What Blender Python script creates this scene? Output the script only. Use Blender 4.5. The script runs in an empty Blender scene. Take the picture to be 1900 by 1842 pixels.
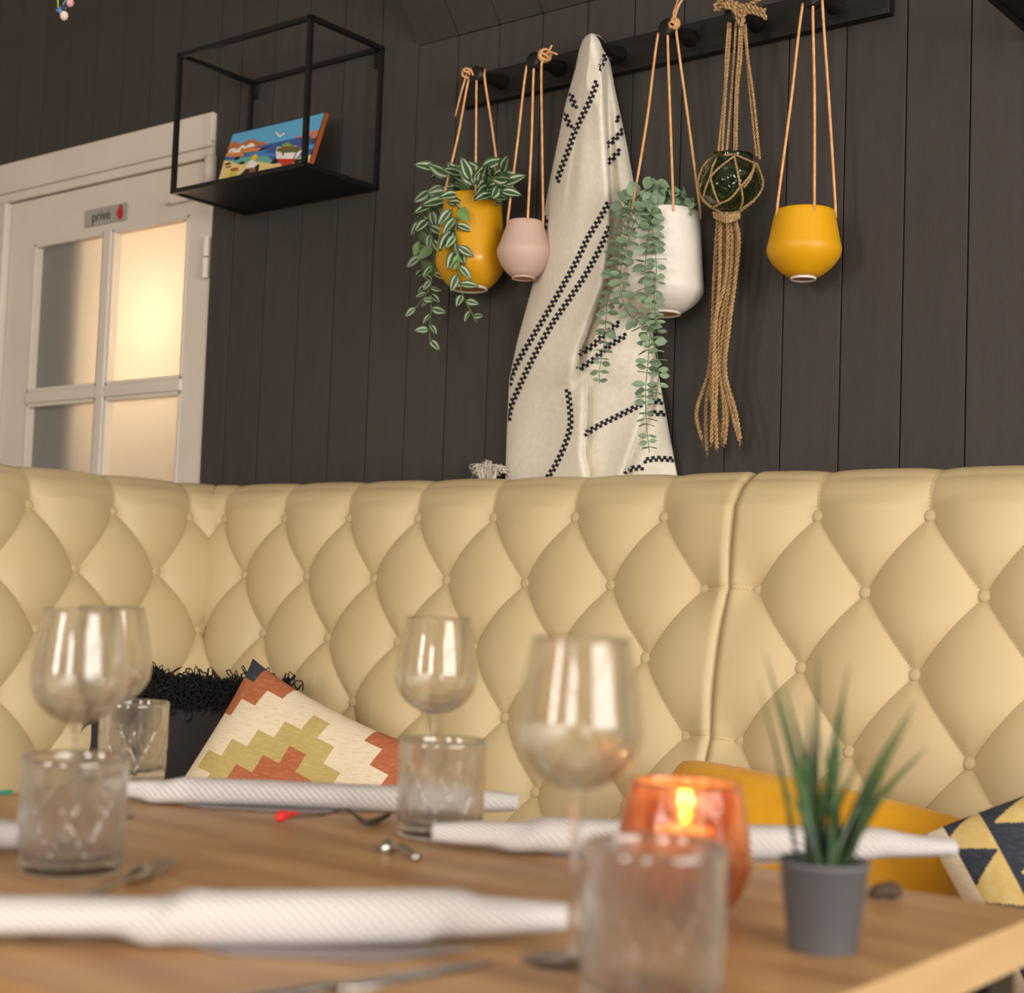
import bpy, bmesh, math, random
import numpy as np
from mathutils import Vector, Matrix

# ------------------------------------------------------------------ camera
F_PX, YAW, PITCH, ROLL = 2834.4, math.radians(38.41858), math.radians(3.67912), math.radians(2.04789)
CAM = np.array([0.0, -2.6, 1.0])
_f = np.array([-math.sin(YAW)*math.cos(PITCH), math.cos(YAW)*math.cos(PITCH), math.sin(PITCH)])
_r0 = np.array([math.cos(YAW), math.sin(YAW), 0.0]); _u0 = np.cross(_r0, _f)
_r = math.cos(ROLL)*_r0 + math.sin(ROLL)*_u0
_u = -math.sin(ROLL)*_r0 + math.cos(ROLL)*_u0

def ray(x, y): return _f + _r*(x-950)/F_PX - _u*(y-921)/F_PX
def onY(x, y, Y): d = ray(x, y); return CAM + d*(Y-CAM[1])/d[1]
def onX(x, y, X): d = ray(x, y); return CAM + d*(X-CAM[0])/d[0]
def onZ(x, y, Z): d = ray(x, y); return CAM + d*(Z-CAM[2])/d[2]
def onplane(x, y, n, c): d = ray(x, y); n = np.array(n, float); return CAM + d*(c-n@CAM)/(n@d)
def depth(P): return float((np.array(P)-CAM) @ _f)
def proj(P):
    v = np.array(P)-CAM; z = v@_f
    return 950+F_PX*(v@_r)/z, 921-F_PX*(v@_u)/z

scn = bpy.context.scene
cd = bpy.data.cameras.new('camera'); cam = bpy.data.objects.new('camera', cd); scn.collection.objects.link(cam)
cam.matrix_world = Matrix(((_r[0], _u[0], -_f[0], CAM[0]), (_r[1], _u[1], -_f[1], CAM[1]), (_r[2], _u[2], -_f[2], CAM[2]), (0, 0, 0, 1)))
cd.sensor_fit = 'HORIZONTAL'; cd.sensor_width = 36; cd.lens = F_PX/1900*36; cd.clip_start = 0.05
cd.dof.use_dof = True; cd.dof.focus_distance = 2.75; cd.dof.aperture_fstop = 4.4
scn.camera = cam
# ------------------------------------------------------------------ world, lights, exposure
vs = scn.view_settings
scn.display_settings.display_device = 'sRGB'
vs.view_transform = 'Standard'; vs.look = 'None'; vs.gamma = 1.0; vs.use_curve_mapping = False; vs.exposure = -0.28
w = bpy.data.worlds.new('sky'); scn.world = w; w.use_nodes = True
w.node_tree.nodes['Background'].inputs[0].default_value = (1.0, 0.96, 0.91, 1); w.node_tree.nodes['Background'].inputs[1].default_value = 0.35

def area(name, loc, target, sx, sy, power, col):
    l = bpy.data.lights.new(name, 'AREA'); l.shape = 'RECTANGLE'; l.size = sx; l.size_y = sy; l.energy = power; l.color = col
    o = bpy.data.objects.new(name, l); scn.collection.objects.link(o); o.location = loc
    d = Vector(target)-Vector(loc); o.rotation_euler = d.to_track_quat('-Z', 'Y').to_euler(); return o
# daylight in the window openings of the room (front wall behind the camera, right wall)
area('daylight_front_a', (-1.6, -5.62, 1.75), (-1.6, 0, 1.75), .65, 1.5, 100, (1.0, 0.955, 0.90))
area('daylight_front_b', (0.9, -5.62, 1.75), (0.9, 0, 1.75), 1.0, 1.5, 110, (1.0, 0.955, 0.90))
area('daylight_right', (2.62, -2.2, 1.7), (0, -2.2, 1.7), 2.6, 1.7, 235, (1.0, 0.945, 0.87))

# ------------------------------------------------------------------ helpers
C = scn.collection
random.seed(7); rng = np.random.default_rng(7)
def lin(c):
    return tuple(((v/255)/12.92 if v/255 <= .04045 else ((v/255+.055)/1.055)**2.4) for v in c)
def col4(c): return (*lin(c), 1)

def mat(name, c, rough=.6, metal=0, c2=None, scale=20, stretch=(1, 1, 1), bump=0, bscale=200, coat=0, trans=0, ior=1.45, spec=.5, sheen=0, detail=4, rand=0, contrast=(.35, .65)):
    m = bpy.data.materials.new(name); m.use_nodes = True; nt = m.node_tree; b = nt.nodes['Principled BSDF']
    b.inputs['Base Color'].default_value = col4(c); b.inputs['Roughness'].default_value = rough; b.inputs['Metallic'].default_value = metal
    b.inputs['Coat Weight'].default_value = coat; b.inputs['Transmission Weight'].default_value = trans; b.inputs['IOR'].default_value = ior
    b.inputs['Specular IOR Level'].default_value = spec; b.inputs['Sheen Weight'].default_value = sheen
    tc = nt.nodes.new('ShaderNodeTexCoord'); mp = nt.nodes.new('ShaderNodeMapping'); mp.inputs['Scale'].default_value = stretch
    nt.links.new(tc.outputs['Object'], mp.inputs['Vector'])
    if c2 is not None:
        n = nt.nodes.new('ShaderNodeTexNoise'); n.inputs['Scale'].default_value = scale; n.inputs['Detail'].default_value = detail
        nt.links.new(mp.outputs[0], n.inputs['Vector'])
        r = nt.nodes.new('ShaderNodeValToRGB'); r.color_ramp.elements[0].color = col4(c); r.color_ramp.elements[1].color = col4(c2)
        r.color_ramp.elements[0].position = contrast[0]; r.color_ramp.elements[1].position = contrast[1]
        nt.links.new(n.outputs['Fac'], r.inputs[0]); src = r.outputs[0]
        if rand:
            oi = nt.nodes.new('ShaderNodeObjectInfo'); hs = nt.nodes.new('ShaderNodeHueSaturation'); mr = nt.nodes.new('ShaderNodeMapRange')
            mr.inputs['To Min'].default_value = 1-rand; mr.inputs['To Max'].default_value = 1+rand
            nt.links.new(oi.outputs['Random'], mr.inputs['Value']); nt.links.new(mr.outputs[0], hs.inputs['Value']); nt.links.new(src, hs.inputs['Color']); src = hs.outputs[0]
        nt.links.new(src, b.inputs['Base Color'])
    if bump:
        n2 = nt.nodes.new('ShaderNodeTexNoise'); n2.inputs['Scale'].default_value = bscale; n2.inputs['Detail'].default_value = 3
        nt.links.new(mp.outputs[0], n2.inputs['Vector'])
        bp = nt.nodes.new('ShaderNodeBump'); bp.inputs['Strength'].default_value = bump; bp.inputs['Distance'].default_value = .002
        nt.links.new(n2.outputs['Fac'], bp.inputs['Height']); nt.links.new(bp.outputs[0], b.inputs['Normal'])
    return m

M = {}
M['plank'] = mat('charcoal_painted_wood', (67, 61, 58), .62, c2=(63, 58, 55), scale=6, stretch=(7, 7, 1.2), bump=.25, bscale=60, rand=.06, spec=.35)
M['gap'] = mat('dark_gap', (22, 20, 19), .9)
M['white'] = mat('off_white_paint', (226, 215, 202), .45, c2=(220, 209, 196), scale=5, bump=.05, bscale=40)
M['black'] = mat('black_metal', (17, 16, 16), .45, spec=.4, c2=(22, 21, 21), scale=40)
M['rail'] = mat('black_stained_wood', (19, 17, 17), .42, c2=(30, 27, 27), scale=8, stretch=(.6, 6, 6), bump=.2, bscale=50)
M['vinyl'] = mat('cream_vinyl', (200, 178, 137), .44, c2=(204, 183, 143), scale=3, bump=.12, bscale=700, spec=.42)
M['thread'] = mat('tan_thread', (176, 148, 100), .8)
M['wood'] = mat('oak_table', (153, 110, 70), .42, c2=(192, 152, 106), scale=3.2, stretch=(1, 7, 7), bump=.08, bscale=30, detail=7, contrast=(.3, .7))
M['litwood'] = mat('oak_lit_end', (192, 160, 116), .5, c2=(178, 145, 102), scale=4, stretch=(7, 1, 7), detail=6)  # same oak as the tabletop, lightened to carry the window light
M['floor'] = mat('brown_floor', (92, 76, 62), .5, c2=(74, 61, 50), scale=4, stretch=(1, 8, 1))
M['plaster'] = mat('plaster', (200, 190, 175), .8, c2=(190, 180, 166), scale=4)
M['cloth'] = mat('cream_cotton', (236, 229, 213), .85, c2=(229, 221, 204), scale=90, bump=.4, bscale=900, sheen=.2)
M['navy'] = mat('navy_thread', (30, 32, 46), .9)
M['ochre'] = mat('ochre_glaze', (214, 158, 8), .36, c2=(204, 146, 4), scale=9, coat=.15)
M['ochre_matte'] = mat('ochre_matte_glaze', (220, 162, 12), .42, c2=(215, 156, 8), scale=6)
M['pink'] = mat('blush_ceramic', (206, 176, 162), .5, c2=(200, 169, 156), scale=7)
M['whitecer'] = mat('white_ceramic', (228, 222, 213), .42, c2=(222, 215, 205), scale=7)
M['clay'] = mat('bare_clay', (176, 128, 84), .9)
M['leather'] = mat('tan_leather_cord', (226, 176, 124), .6, c2=(206, 150, 98), scale=60)
M['jute'] = mat('jute_rope', (190, 156, 110), .9, c2=(156, 122, 80), scale=150, bump=.6, bscale=900)
M['leafg'] = mat('green_leaf', (46, 74, 46), .42, c2=(74, 104, 62), scale=60, rand=.25)
M['leafs'] = mat('silver_stripe', (176, 190, 164), .45)
M['leafp'] = mat('pale_green_leaf', (98, 134, 78), .45, c2=(120, 152, 96), scale=50, rand=.25)
M['stem'] = mat('green_stem', (104, 120, 70), .6)
M['euc'] = mat('eucalyptus_leaf', (110, 136, 108), .55, c2=(132, 154, 124), scale=50, rand=.22)
M['black_fabric'] = mat('black_woven', (38, 34, 38), .9, c2=(52, 47, 52), scale=400, bump=.8, bscale=500)
M['fringe'] = mat('black_fringe', (24, 21, 23), .95)
M['velvet'] = mat('mustard_velvet', (226, 164, 16), .7, c2=(206, 142, 6), scale=9, sheen=.1, bump=.5, bscale=60)
M['rust'] = mat('rust_weave', (172, 98, 64), .9, c2=(196, 132, 96), scale=60, stretch=(1, 1, 8), contrast=(.5, .8))
M['olive'] = mat('olive_weave', (184, 162, 100), .9, c2=(204, 184, 130), scale=60, stretch=(1, 1, 8), contrast=(.5, .8))
M['creamw'] = mat('cream_weave', (226, 210, 184), .9, c2=(204, 178, 134), scale=55, stretch=(1, 1, 9), contrast=(.5, .85))
M['navyw'] = mat('navy_weave', (48, 54, 66), .9, c2=(80, 84, 92), scale=60, stretch=(1, 1, 8), contrast=(.5, .85))
M['yelw'] = mat('straw_weave', (206, 174, 104), .9, c2=(216, 190, 128), scale=60)
M['glass'] = mat('clear_glass', (253, 253, 252), .0, trans=1, ior=1.36)
def thin_mix(name, base, fac, tl):
    m = M[base]; nt = m.node_tree; o = nt.nodes['Material Output']; b = nt.nodes['Principled BSDF']
    tr = nt.nodes.new('ShaderNodeBsdfTransparent'); tr.inputs[0].default_value = (.99, .99, .985, 1); mx = nt.nodes.new('ShaderNodeMixShader'); mx.inputs[0].default_value = fac
    nt.links.new(b.outputs[0], mx.inputs[1]); nt.links.new(tr.outputs[0], mx.inputs[2]); out = mx
    if tl:
        t = nt.nodes.new('ShaderNodeBsdfTranslucent'); t.inputs[0].default_value = (.9, .9, .88, 1); m2 = nt.nodes.new('ShaderNodeMixShader'); m2.inputs[0].default_value = tl
        nt.links.new(mx.outputs[0], m2.inputs[1]); nt.links.new(t.outputs[0], m2.inputs[2]); out = m2
    gl = nt.nodes.new('ShaderNodeBsdfGlossy'); gl.inputs['Roughness'].default_value = .02; fr = nt.nodes.new('ShaderNodeFresnel'); fr.inputs[0].default_value = 1.5; m3 = nt.nodes.new('ShaderNodeMixShader')
    ge = nt.nodes.new('ShaderNodeNewGeometry'); sb = nt.nodes.new('ShaderNodeMath'); sb.operation = 'SUBTRACT'; sb.inputs[0].default_value = 1; nt.links.new(ge.outputs['Backfacing'], sb.inputs[1])
    mu = nt.nodes.new('ShaderNodeMath'); mu.operation = 'MULTIPLY'; nt.links.new(fr.outputs[0], mu.inputs[0]); nt.links.new(sb.outputs[0], mu.inputs[1]); nt.links.new(mu.outputs[0], m3.inputs[0]); nt.links.new(out.outputs[0], m3.inputs[1]); nt.links.new(gl.outputs[0], m3.inputs[2]); nt.links.new(m3.outputs[0], o.inputs[0])
thin_mix('x', 'glass', .6, 0)
M['cutglass'] = mat('cut_glass', (252, 252, 250), .03, trans=1, ior=1.3); thin_mix('x', 'cutglass', .2, .08)
M['greenglass'] = mat('green_glass', (170, 196, 150), .02, trans=1, ior=1.45)
M['amber'] = mat('amber_glass', (250, 204, 158), .15, trans=.82, ior=1.4, c2=(208, 130, 84), scale=40, stretch=(1, 1, .5), bump=.8, bscale=50)
M['wax'] = mat('wax', (240, 220, 190), .6)
M['greypot'] = mat('grey_plastic', (92, 92, 96), .55, c2=(98, 98, 102), scale=8)
M['grass'] = mat('plastic_grass', (34, 52, 34), .4, c2=(66, 98, 42), scale=18, rand=.2)
M['soil'] = mat('dark_moss', (30, 40, 22), .9)
M['silver'] = mat('cutlery_steel', (190, 188, 184), .22, metal=1)
M['signgrey'] = mat('brushed_grey', (168, 163, 156), .4)
M['ink'] = mat('dark_ink', (50, 48, 48), .6)
M['red'] = mat('red_ink', (196, 44, 34), .5)
M['redberry'] = mat('red_berry', (214, 40, 36), .4)
M['twig'] = mat('brown_twig', (70, 56, 42), .8)
M['teal'] = mat('teal_plastic', (40, 130, 110), .5)
M['canvas_side'] = mat('rust_board_side', (170, 84, 36), .6)
M['wick'] = mat('wick', (30, 24, 20), .9)

def emis(name, c, s):
    m = bpy.data.materials.new(name); m.use_nodes = True; nt = m.node_tree; nt.nodes.clear()
    o = nt.nodes.new('ShaderNodeOutputMaterial'); e = nt.nodes.new('ShaderNodeEmission'); e.inputs[0].default_value = col4(c); e.inputs[1].default_value = s
    nt.links.new(e.outputs[0], o.inputs[0]); return m
M['flame'] = emis('candle_flame', (255, 170, 50), 14)
def frosted():
    m = bpy.data.materials.new('frosted_glass'); m.use_nodes = True; nt = m.node_tree; nt.nodes.clear()
    o = nt.nodes.new('ShaderNodeOutputMaterial'); t = nt.nodes.new('ShaderNodeBsdfTranslucent'); t.inputs[0].default_value = (.86, .86, .84, 1)
    d = nt.nodes.new('ShaderNodeBsdfDiffuse'); d.inputs[0].default_value = (.40, .39, .36, 1)
    g = nt.nodes.new('ShaderNodeBsdfGlossy'); g.inputs['Roughness'].default_value = .35
    m1 = nt.nodes.new('ShaderNodeMixShader'); m1.inputs[0].default_value = .5; m2 = nt.nodes.new('ShaderNodeMixShader'); m2.inputs[0].default_value = .05
    nt.links.new(d.outputs[0], m1.inputs[1]); nt.links.new(t.outputs[0], m1.inputs[2]); nt.links.new(m1.outputs[0], m2.inputs[1]); nt.links.new(g.outputs[0], m2.inputs[2]); nt.links.new(m2.outputs[0], o.inputs[0])
    return m
M['frost'] = frosted()
def napkin_mat():
    m = mat('striped_napkin', (206, 202, 200), .85); nt = m.node_tree; b = nt.nodes['Principled BSDF']
    uv = nt.nodes.new('ShaderNodeUVMap'); wv = nt.nodes.new('ShaderNodeTexWave'); wv.inputs['Scale'].default_value = 1; wv.bands_direction = 'X'
    nt.links.new(uv.outputs[0], wv.inputs['Vector'])
    r = nt.nodes.new('ShaderNodeValToRGB'); r.color_ramp.elements[0].position = .06; r.color_ramp.elements[1].position = .30
    r.color_ramp.elements[0].color = col4((140, 131, 133)); r.color_ramp.elements[1].color = col4((206, 202, 200))
    nt.links.new(wv.outputs['Fac'], r.inputs[0]); nt.links.new(r.outputs[0], b.inputs['Base Color']); return m
M['napkin'] = napkin_mat()

# mesh pieces: (verts Nx3, faces, matindex list or 0)
class MB:
    def __init__(s): s.v = []; s.f = []; s.m = []; s.n = 0
    def add(s, v, f, mi=0):
        v = np.asarray(v, float).reshape(-1, 3); s.v.append(v)
        for i, q in enumerate(f):
            s.f.append([k+s.n for k in q]); s.m.append(mi if isinstance(mi, int) else mi[i])
        s.n += len(v); return s
    def box(s, a, b, mi=0, bev=0):
        a = np.minimum(a, b).astype(float) if False else np.array(a, float); b = np.array(b, float)
        lo = np.minimum(a, b); hi = np.maximum(a, b)
        if bev <= 0:
            v = [(x, y, z) for x in (lo[0], hi[0]) for y in (lo[1], hi[1]) for z in (lo[2], hi[2])]
            f = [(0, 1, 3, 2), (4, 6, 7, 5), (0, 4, 5, 1), (2, 3, 7, 6), (0, 2, 6, 4), (1, 5, 7, 3)]
            return s.add(v, f, mi)
        bm = bmesh.new(); bmesh.ops.create_cube(bm, size=1)
        for q in bm.verts: q.co = Vector(((lo+hi)/2+np.array(q.co)*(hi-lo)))
        bmesh.ops.bevel(bm, geom=list(bm.edges), offset=bev, segments=2, affect='EDGES', profile=.6)
        bm.verts.index_update(); v = [tuple(q.co) for q in bm.verts]; f = [[q.index for q in g.verts] for g in bm.faces]; bm.free()
        return s.add(v, f, mi)
    def tube(s, pts, r, n=8, mi=0, caps=True):
        pts = np.asarray(pts, float); N = len(pts); r = np.broadcast_to(np.asarray(r, float), (N,))
        T = np.gradient(pts, axis=0); T /= np.linalg.norm(T, axis=1)[:, None]+1e-12
        up = np.array([0, 0, 1.]) if abs(T[0][2]) < .9 else np.array([1., 0, 0])
        u = np.cross(T[0], up); u /= np.linalg.norm(u); V = []
        for i in range(N):
            u = u-T[i]*(u@T[i]); u /= np.linalg.norm(u)+1e-12; w_ = np.cross(T[i], u)
            for k in range(n):
                a = 2*math.pi*k/n; V.append(pts[i]+r[i]*(math.cos(a)*u+math.sin(a)*w_))
        f = [(i*n+k, i*n+(k+1) % n, (i+1)*n+(k+1) % n, (i+1)*n+k) for i in range(N-1) for k in range(n)]
        if caps: f += [tuple(range(n))[::-1], tuple((N-1)*n+k for k in range(n))]
        return s.add(V, f, mi)
    def lathe(s, prof, c, n=48, mi=0, fn=None, axis=None):
        V = []; P = len(prof)
        for (r, z) in prof:
            for k in range(n):
                a = 2*math.pi*k/n; rr = r if fn is None else fn(r, z, a); V.append((c[0]+rr*math.cos(a), c[1]+rr*math.sin(a), c[2]+z))
        f = [(i*n+k, i*n+(k+1) % n, (i+1)*n+(k+1) % n, (i+1)*n+k) for i in range(P-1) for k in range(n)]
        return s.add(V, f, mi)
    def grid(s, P, mi=0, closed_u=False):
        P = np.asarray(P, float); a, b = P.shape[:2]
        f = [(i*b+j, (i+1)*b+j, (i+1)*b+j+1, i*b+j+1) for i in range(a-1) for j in range(b-1)]
        return s.add(P.reshape(-1, 3), f, mi)
    def mesh(s, name, mats, off=(0, 0, 0), smooth=False):
        v = np.concatenate(s.v)-np.array(off, float); me = bpy.data.meshes.new(name); me.from_pydata(v.tolist(), [], s.f)
        for m_ in (mats if isinstance(mats, (list, tuple)) else [mats]): me.materials.append(m_)
        me.polygons.foreach_set('material_index', s.m)
        if smooth: me.polygons.foreach_set('use_smooth', [True]*len(s.f))
        me.update(); return me

def link(name, me, parent=None, loc=None, **props):
    o = bpy.data.objects.new(name, me); C.objects.link(o)
    if parent is not None: o.parent = parent
    if loc is not None: o.location = loc
    for k, v in props.items():
        if v is not None: o[k] = v
    return o
class Thing:
    def __init__(s, name, label, cat, loc, group=None, kind=None):
        s.loc = np.array(loc, float); s.o = link(name, None, None, loc, label=label, category=cat, group=group, kind=kind); s.o.empty_display_size = .05
    def part(s, name, mb, mats, smooth=False, parent=None, **props):
        if isinstance(mb, MB): mb = mb.mesh(name, mats, s.loc, smooth)
        return link(name, mb, parent if parent is not None else s.o, **props)
def single(name, mb, mats, label=None, cat=None, smooth=False, **props):
    return link(name, mb.mesh(name, mats, (0, 0, 0), smooth), None, label=label, category=cat, **props)
def recalc(me):
    bm = bmesh.new(); bm.from_mesh(me); bmesh.ops.recalc_face_normals(bm, faces=bm.faces); bm.to_mesh(me); bm.free()
def spline(P, n):
    P = np.asarray(P, float); t = np.concatenate([[0], np.cumsum(np.linalg.norm(np.diff(P, axis=0), axis=1))]); t /= t[-1]
    m = np.zeros_like(P); 
    for i in range(len(P)):
        a, b = max(i-1, 0), min(i+1, len(P)-1); m[i] = (P[b]-P[a])/(t[b]-t[a])
    out = []
    for q in np.linspace(0, 1, n):
        i = min(int(np.searchsorted(t, q, 'right'))-1, len(P)-2); h = t[i+1]-t[i]; s_ = (q-t[i])/h
        out.append((2*s_**3-3*s_**2+1)*P[i]+(s_**3-2*s_**2+s_)*h*m[i]+(-2*s_**3+3*s_**2)*P[i+1]+(s_**3-s_**2)*h*m[i+1])
    return np.array(out)

# ================================================================== ROOM SHELL
def struct(name, mb, mats, parent=None, smooth=False, **p): return link(name, mb.mesh(name, mats, (0, 0, 0), smooth), parent, kind='structure' if parent is None else None, **p)
ZC = 3.3; XL, XR, YF = -5.0, 2.6, -5.6
DX0, DX1, DZ = -4.023, -3.103, 2.12
CZ = 2.245                       # top of door casing
struct('floor', MB().box((XL-.1, YF-.1, -.05), (XR+.1, 1.6, 0)), M['floor'])
b = MB(); b.box((XL, .014, 0), (-4.12, .1, ZC)); b.box((-4.12, .014, CZ+.002), (DX1, .1, ZC)); b.box((DX1, .014, 0), (-2.39, .1, ZC)); b.box((-2.39, .014, 0), (XR, .1, 2.36))
wall_back = struct('wall_back', b, M['gap'])
def plank(x0, x1, z0, z1, parent, g=.0013):
    y = random.uniform(-.0006, .0006)
    m = MB().box((0, 0, 0), (x1-x0-2*g, .0145, z1-z0), bev=.0016)
    link('plank', m.mesh('plank', M['plank']), parent, (x0+g, y-.0005, z0))
edges = [-2.511-.1257*k for k in range(20, 0, -1)]+[-2.511, -2.389]+[-2.389+.1221*k for k in range(1, 41)]
edges = [e for e in edges if e > XL-.1 and e < XR]
for a, c in zip(edges[:-1], edges[1:]):
    mid = (a+c)/2
    if mid < -4.13: plank(max(a, XL), c if c < -4.12 else -4.11, 0, ZC, wall_back)
    elif mid < DX1-.01:
        plank(a, c if c < DX1-.05 else DX1+.001, CZ, ZC, wall_back)
    elif mid < -2.39: plank(max(a, DX1+.002), c, 0, ZC, wall_back)
    else: plank(a, c, 0, 2.2805, wall_back)
plank(-3.1385, DX1+.001, CZ, ZC, wall_back) if False else None
b = MB(); b.box((XL-.1, YF-.1, 0), (XL, .1, ZC)); struct('wall_left', b, M['plaster'])
def wall_with_holes(name, axis, pos, thick, a0, a1, holes, z0, z1):
    b = MB(); cuts = sorted(holes); x = a0
    def bx(p, q, u, v):
        if axis == 'y': b.box((p, pos, u), (q, pos+thick, v))
        else: b.box((pos, p, u), (pos+thick, q, v))
    for (p, q) in cuts: bx(x, p, 0, ZC); bx(p, q, 0, z0); bx(p, q, z1, ZC); x = q
    bx(x, a1, 0, ZC); struct(name, b, M['plaster'])
wall_with_holes('wall_front', 'y', YF-.1, .1, XL, XR, [(-1.95, -1.25), (.38, 1.42)], 1.0, 2.5)
wall_with_holes('wall_right', 'x', XR, .1, YF, .1, [(-3.5, -.9)], .85, 2.55)
def win(name, axis, pos, a0, a1, z0, z1):
    o = link(name, None, None, (0, 0, 0), kind='structure')
    def bx(p, q, u, v, nm):
        m = MB().box((p, pos-.02, u), (q, pos+.02, v)) if axis == 'y' else MB().box((pos-.02, p, u), (pos+.02, q, v))
        link(nm, m.mesh(nm, M['white']), o)
    bx(a0, a0+.05, z0, z1, 'window_frame'); bx(a1-.05, a1, z0, z1, 'window_frame'); bx(a0, a1, z0, z0+.05, 'window_frame'); bx(a0, a1, z1-.05, z1, 'window_frame')
    mid = (a0+a1)/2; bx(mid-.02, mid+.02, z0, z1, 'mullion'); zz = z0+(z1-z0)*.66; bx(a0, a1, zz-.015, zz+.015, 'mullion')
win('window_1', 'y', YF-.03, -1.95, -1.25, 1.0, 2.5); win('window_2', 'y', YF-.03, .38, 1.42, 1.0, 2.5); win('window_3', 'x', XR+.03, -3.5, -.9, .85, 2.55)
# sloping ceiling with boards, rising towards the room, and the flat top
S0 = np.array([0, 0, 2.281]); sd = np.array([0, -.071, .087]); sd = sd/np.linalg.norm(sd); sn = np.array([0, -sd[2], sd[1]])   # outward (up/back) handled below
sn = -sn if sn[2] < 0 else sn
Ls = (ZC-2.281)/sd[2]
b = MB(); lo = S0+sn*.0; 
def slab(x0, x1, t0, t1, l0, l1, bmx=None):
    m = bmx or MB(); v = []
    for x in (x0, x1):
        for l in (l0, l1):
            for t in (t0, t1):
                p = S0+sd*l+np.array([0, -sd[2], sd[1]])*-t; v.append((x, p[1], p[2]))
    # order x,l,t
    m.add(v, [(0, 1, 3, 2), (4, 6, 7, 5), (0, 4, 5, 1), (2, 3, 7, 6), (0, 2, 6, 4), (1, 5, 7, 3)]); return m
b = slab(-2.385, XR, .0145, .08, 0, Ls); b.box((-2.389, S0[1]-1.2*0, 2.37), (XR, .1, ZC))
ceiling = struct('ceiling', b, M['gap'])
for a, c in zip(edges[:-1], edges[1:]):
    if (a+c)/2 > -2.389:
        m = slab(a+.0013, c-.0013, 0, .0144, .001, Ls); me = m.mesh('plank', M['plank']); recalc(me); link('plank', me, ceiling)
struct('ceiling_flat', MB().box((XL, YF, ZC), (XR, .1, ZC+.08)), M['plaster'])
# ------------------------------------------------------------------ door with casing
door = link('door_1', None, None, (0, 0, 0), kind='structure')
def dpart(name, mb, m, parent=door, **p): me = mb.mesh(name, m); recalc(me); return link(name, me, parent, **p)
b = MB()
cols = [(DX0, -3.898), (-3.562, -3.527), (-3.197, DX1)]
rows = [(1.982, DZ), (1.508, 1.541), (1.034, 1.067), (.35, .593)]
for x0, x1 in (cols[0], cols[2]): b.box((x0, .004, .01), (x1, .044, DZ))
b.box((-3.898, .004, 1.982), (-3.197, .044, DZ)); b.box((-3.898, .004, .01), (-3.197, .044, .593))
dpart('door_leaf', b, M['white'])
for x0, x1 in [cols[1]]: dpart('glazing_bar', MB().box((x0, -.003, .593), (x1, .044, 1.982), bev=.005), M['white'])
for z0, z1 in (rows[1], rows[2]): dpart('glazing_bar', MB().box((-3.898, -.002, z0), (-3.197, .043, z1), bev=.005), M['white'])
PX = [(-3.898, -3.562), (-3.527, -3.197)]; PZ = [(1.541, 1.982), (1.067, 1.508), (.593, 1.034)]
for i, (x0, x1) in enumerate(PX):
    for j, (z0, z1) in enumerate(PZ):
        g = MB(); t = .011   # moulding round each pane
        for q in (((x0, z0), (x0+t, z1)), ((x1-t, z0), (x1, z1)), ((x0, z0), (x1, z0+t)), ((x0, z1-t), (x1, z1))):
            g.box((q[0][0], .002, q[0][1]), (q[1][0], .03, q[1][1]), bev=.003)
        dpart('moulding', g, M['white']); dpart('pane', MB().box((x0+.002, .026, z0+.002), (x1-.002, .030, z1-.002)), M['frost'])
b = MB()    # casing: head with stepped profile, cut flush by the planks on its right; left jamb
b.box((-4.125, -.008, DZ+.004), (DX1-.003, .014, 2.150), bev=.003); b.box((-4.13, -.017, 2.150), (DX1-.003, .014, 2.166), bev=.005)
b.box((-4.125, -.012, 2.166), (DX1-.003, .014, CZ-.002), bev=.003)
b.box((-4.125, -.012, 0), (-4.04, .014, DZ+.002), bev=.004); b.box((-4.046, -.017, 0), (-4.028, .02, DZ+.002), bev=.005)
b.box((-4.125, .014, 0), (DX0-.003, .1, DZ+.02)); b.box((DX0, .045, DZ+.003), (DX1, .1, DZ+.02))
dpart('door_casing', b, M['white'])
hz = onY(384, 478, -.004); g = MB(); g.tube([(hz[0], -.008, hz[2]-.055), (hz[0], -.008, hz[2]-.002)], .009, 10); g.tube([(hz[0], -.008, hz[2]+.002), (hz[0], -.008, hz[2]+.055)], .009, 10)
dpart('hinge', g, M['white'])
# frosted door is backlit: corridor behind with a lamp and a partition
b = MB(); b.box((-4.8, 1.3, 0), (-2.3, 1.35, 2.6)); b.box((-4.85, .1, 0), (-4.8, 1.35, 2.6)); b.box((-2.35, .1, 0), (-2.3, 1.35, 2.6)); b.box((-4.85, .1, 2.6), (-2.3, 1.35, 2.65))
struct('wall_corridor', b, M['plaster'])
b = MB(); b.box((-3.70, .075, 0), (-3.64, 1.3, 2.6)); struct('wall_partition', b, M['plaster'])
lc = onY(262, 590, .0)
lm = Thing('corridor_lamp', 'warm glowing lamp seen blurred through the frosted right door panes', 'lamp', (lc[0]+.02, .26, lc[2]-.13))
g = MB(); g.lathe([(.0001, -.11), (.05, -.1), (.07, -.05), (.075, 0), (.07, .05), (.05, .1), (.0001, .11)], (lc[0]+.02, .26, lc[2]), 20)
lm.part('lamp_shade', g, emis('lamp_globe', (255, 216, 172), 190), True)
g = MB(); g.tube([(lc[0]+.02, .26, lc[2]+.1), (lc[0]+.02, .26, 2.6)], .004, 6); lm.part('cable', g, M['black'])
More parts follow.
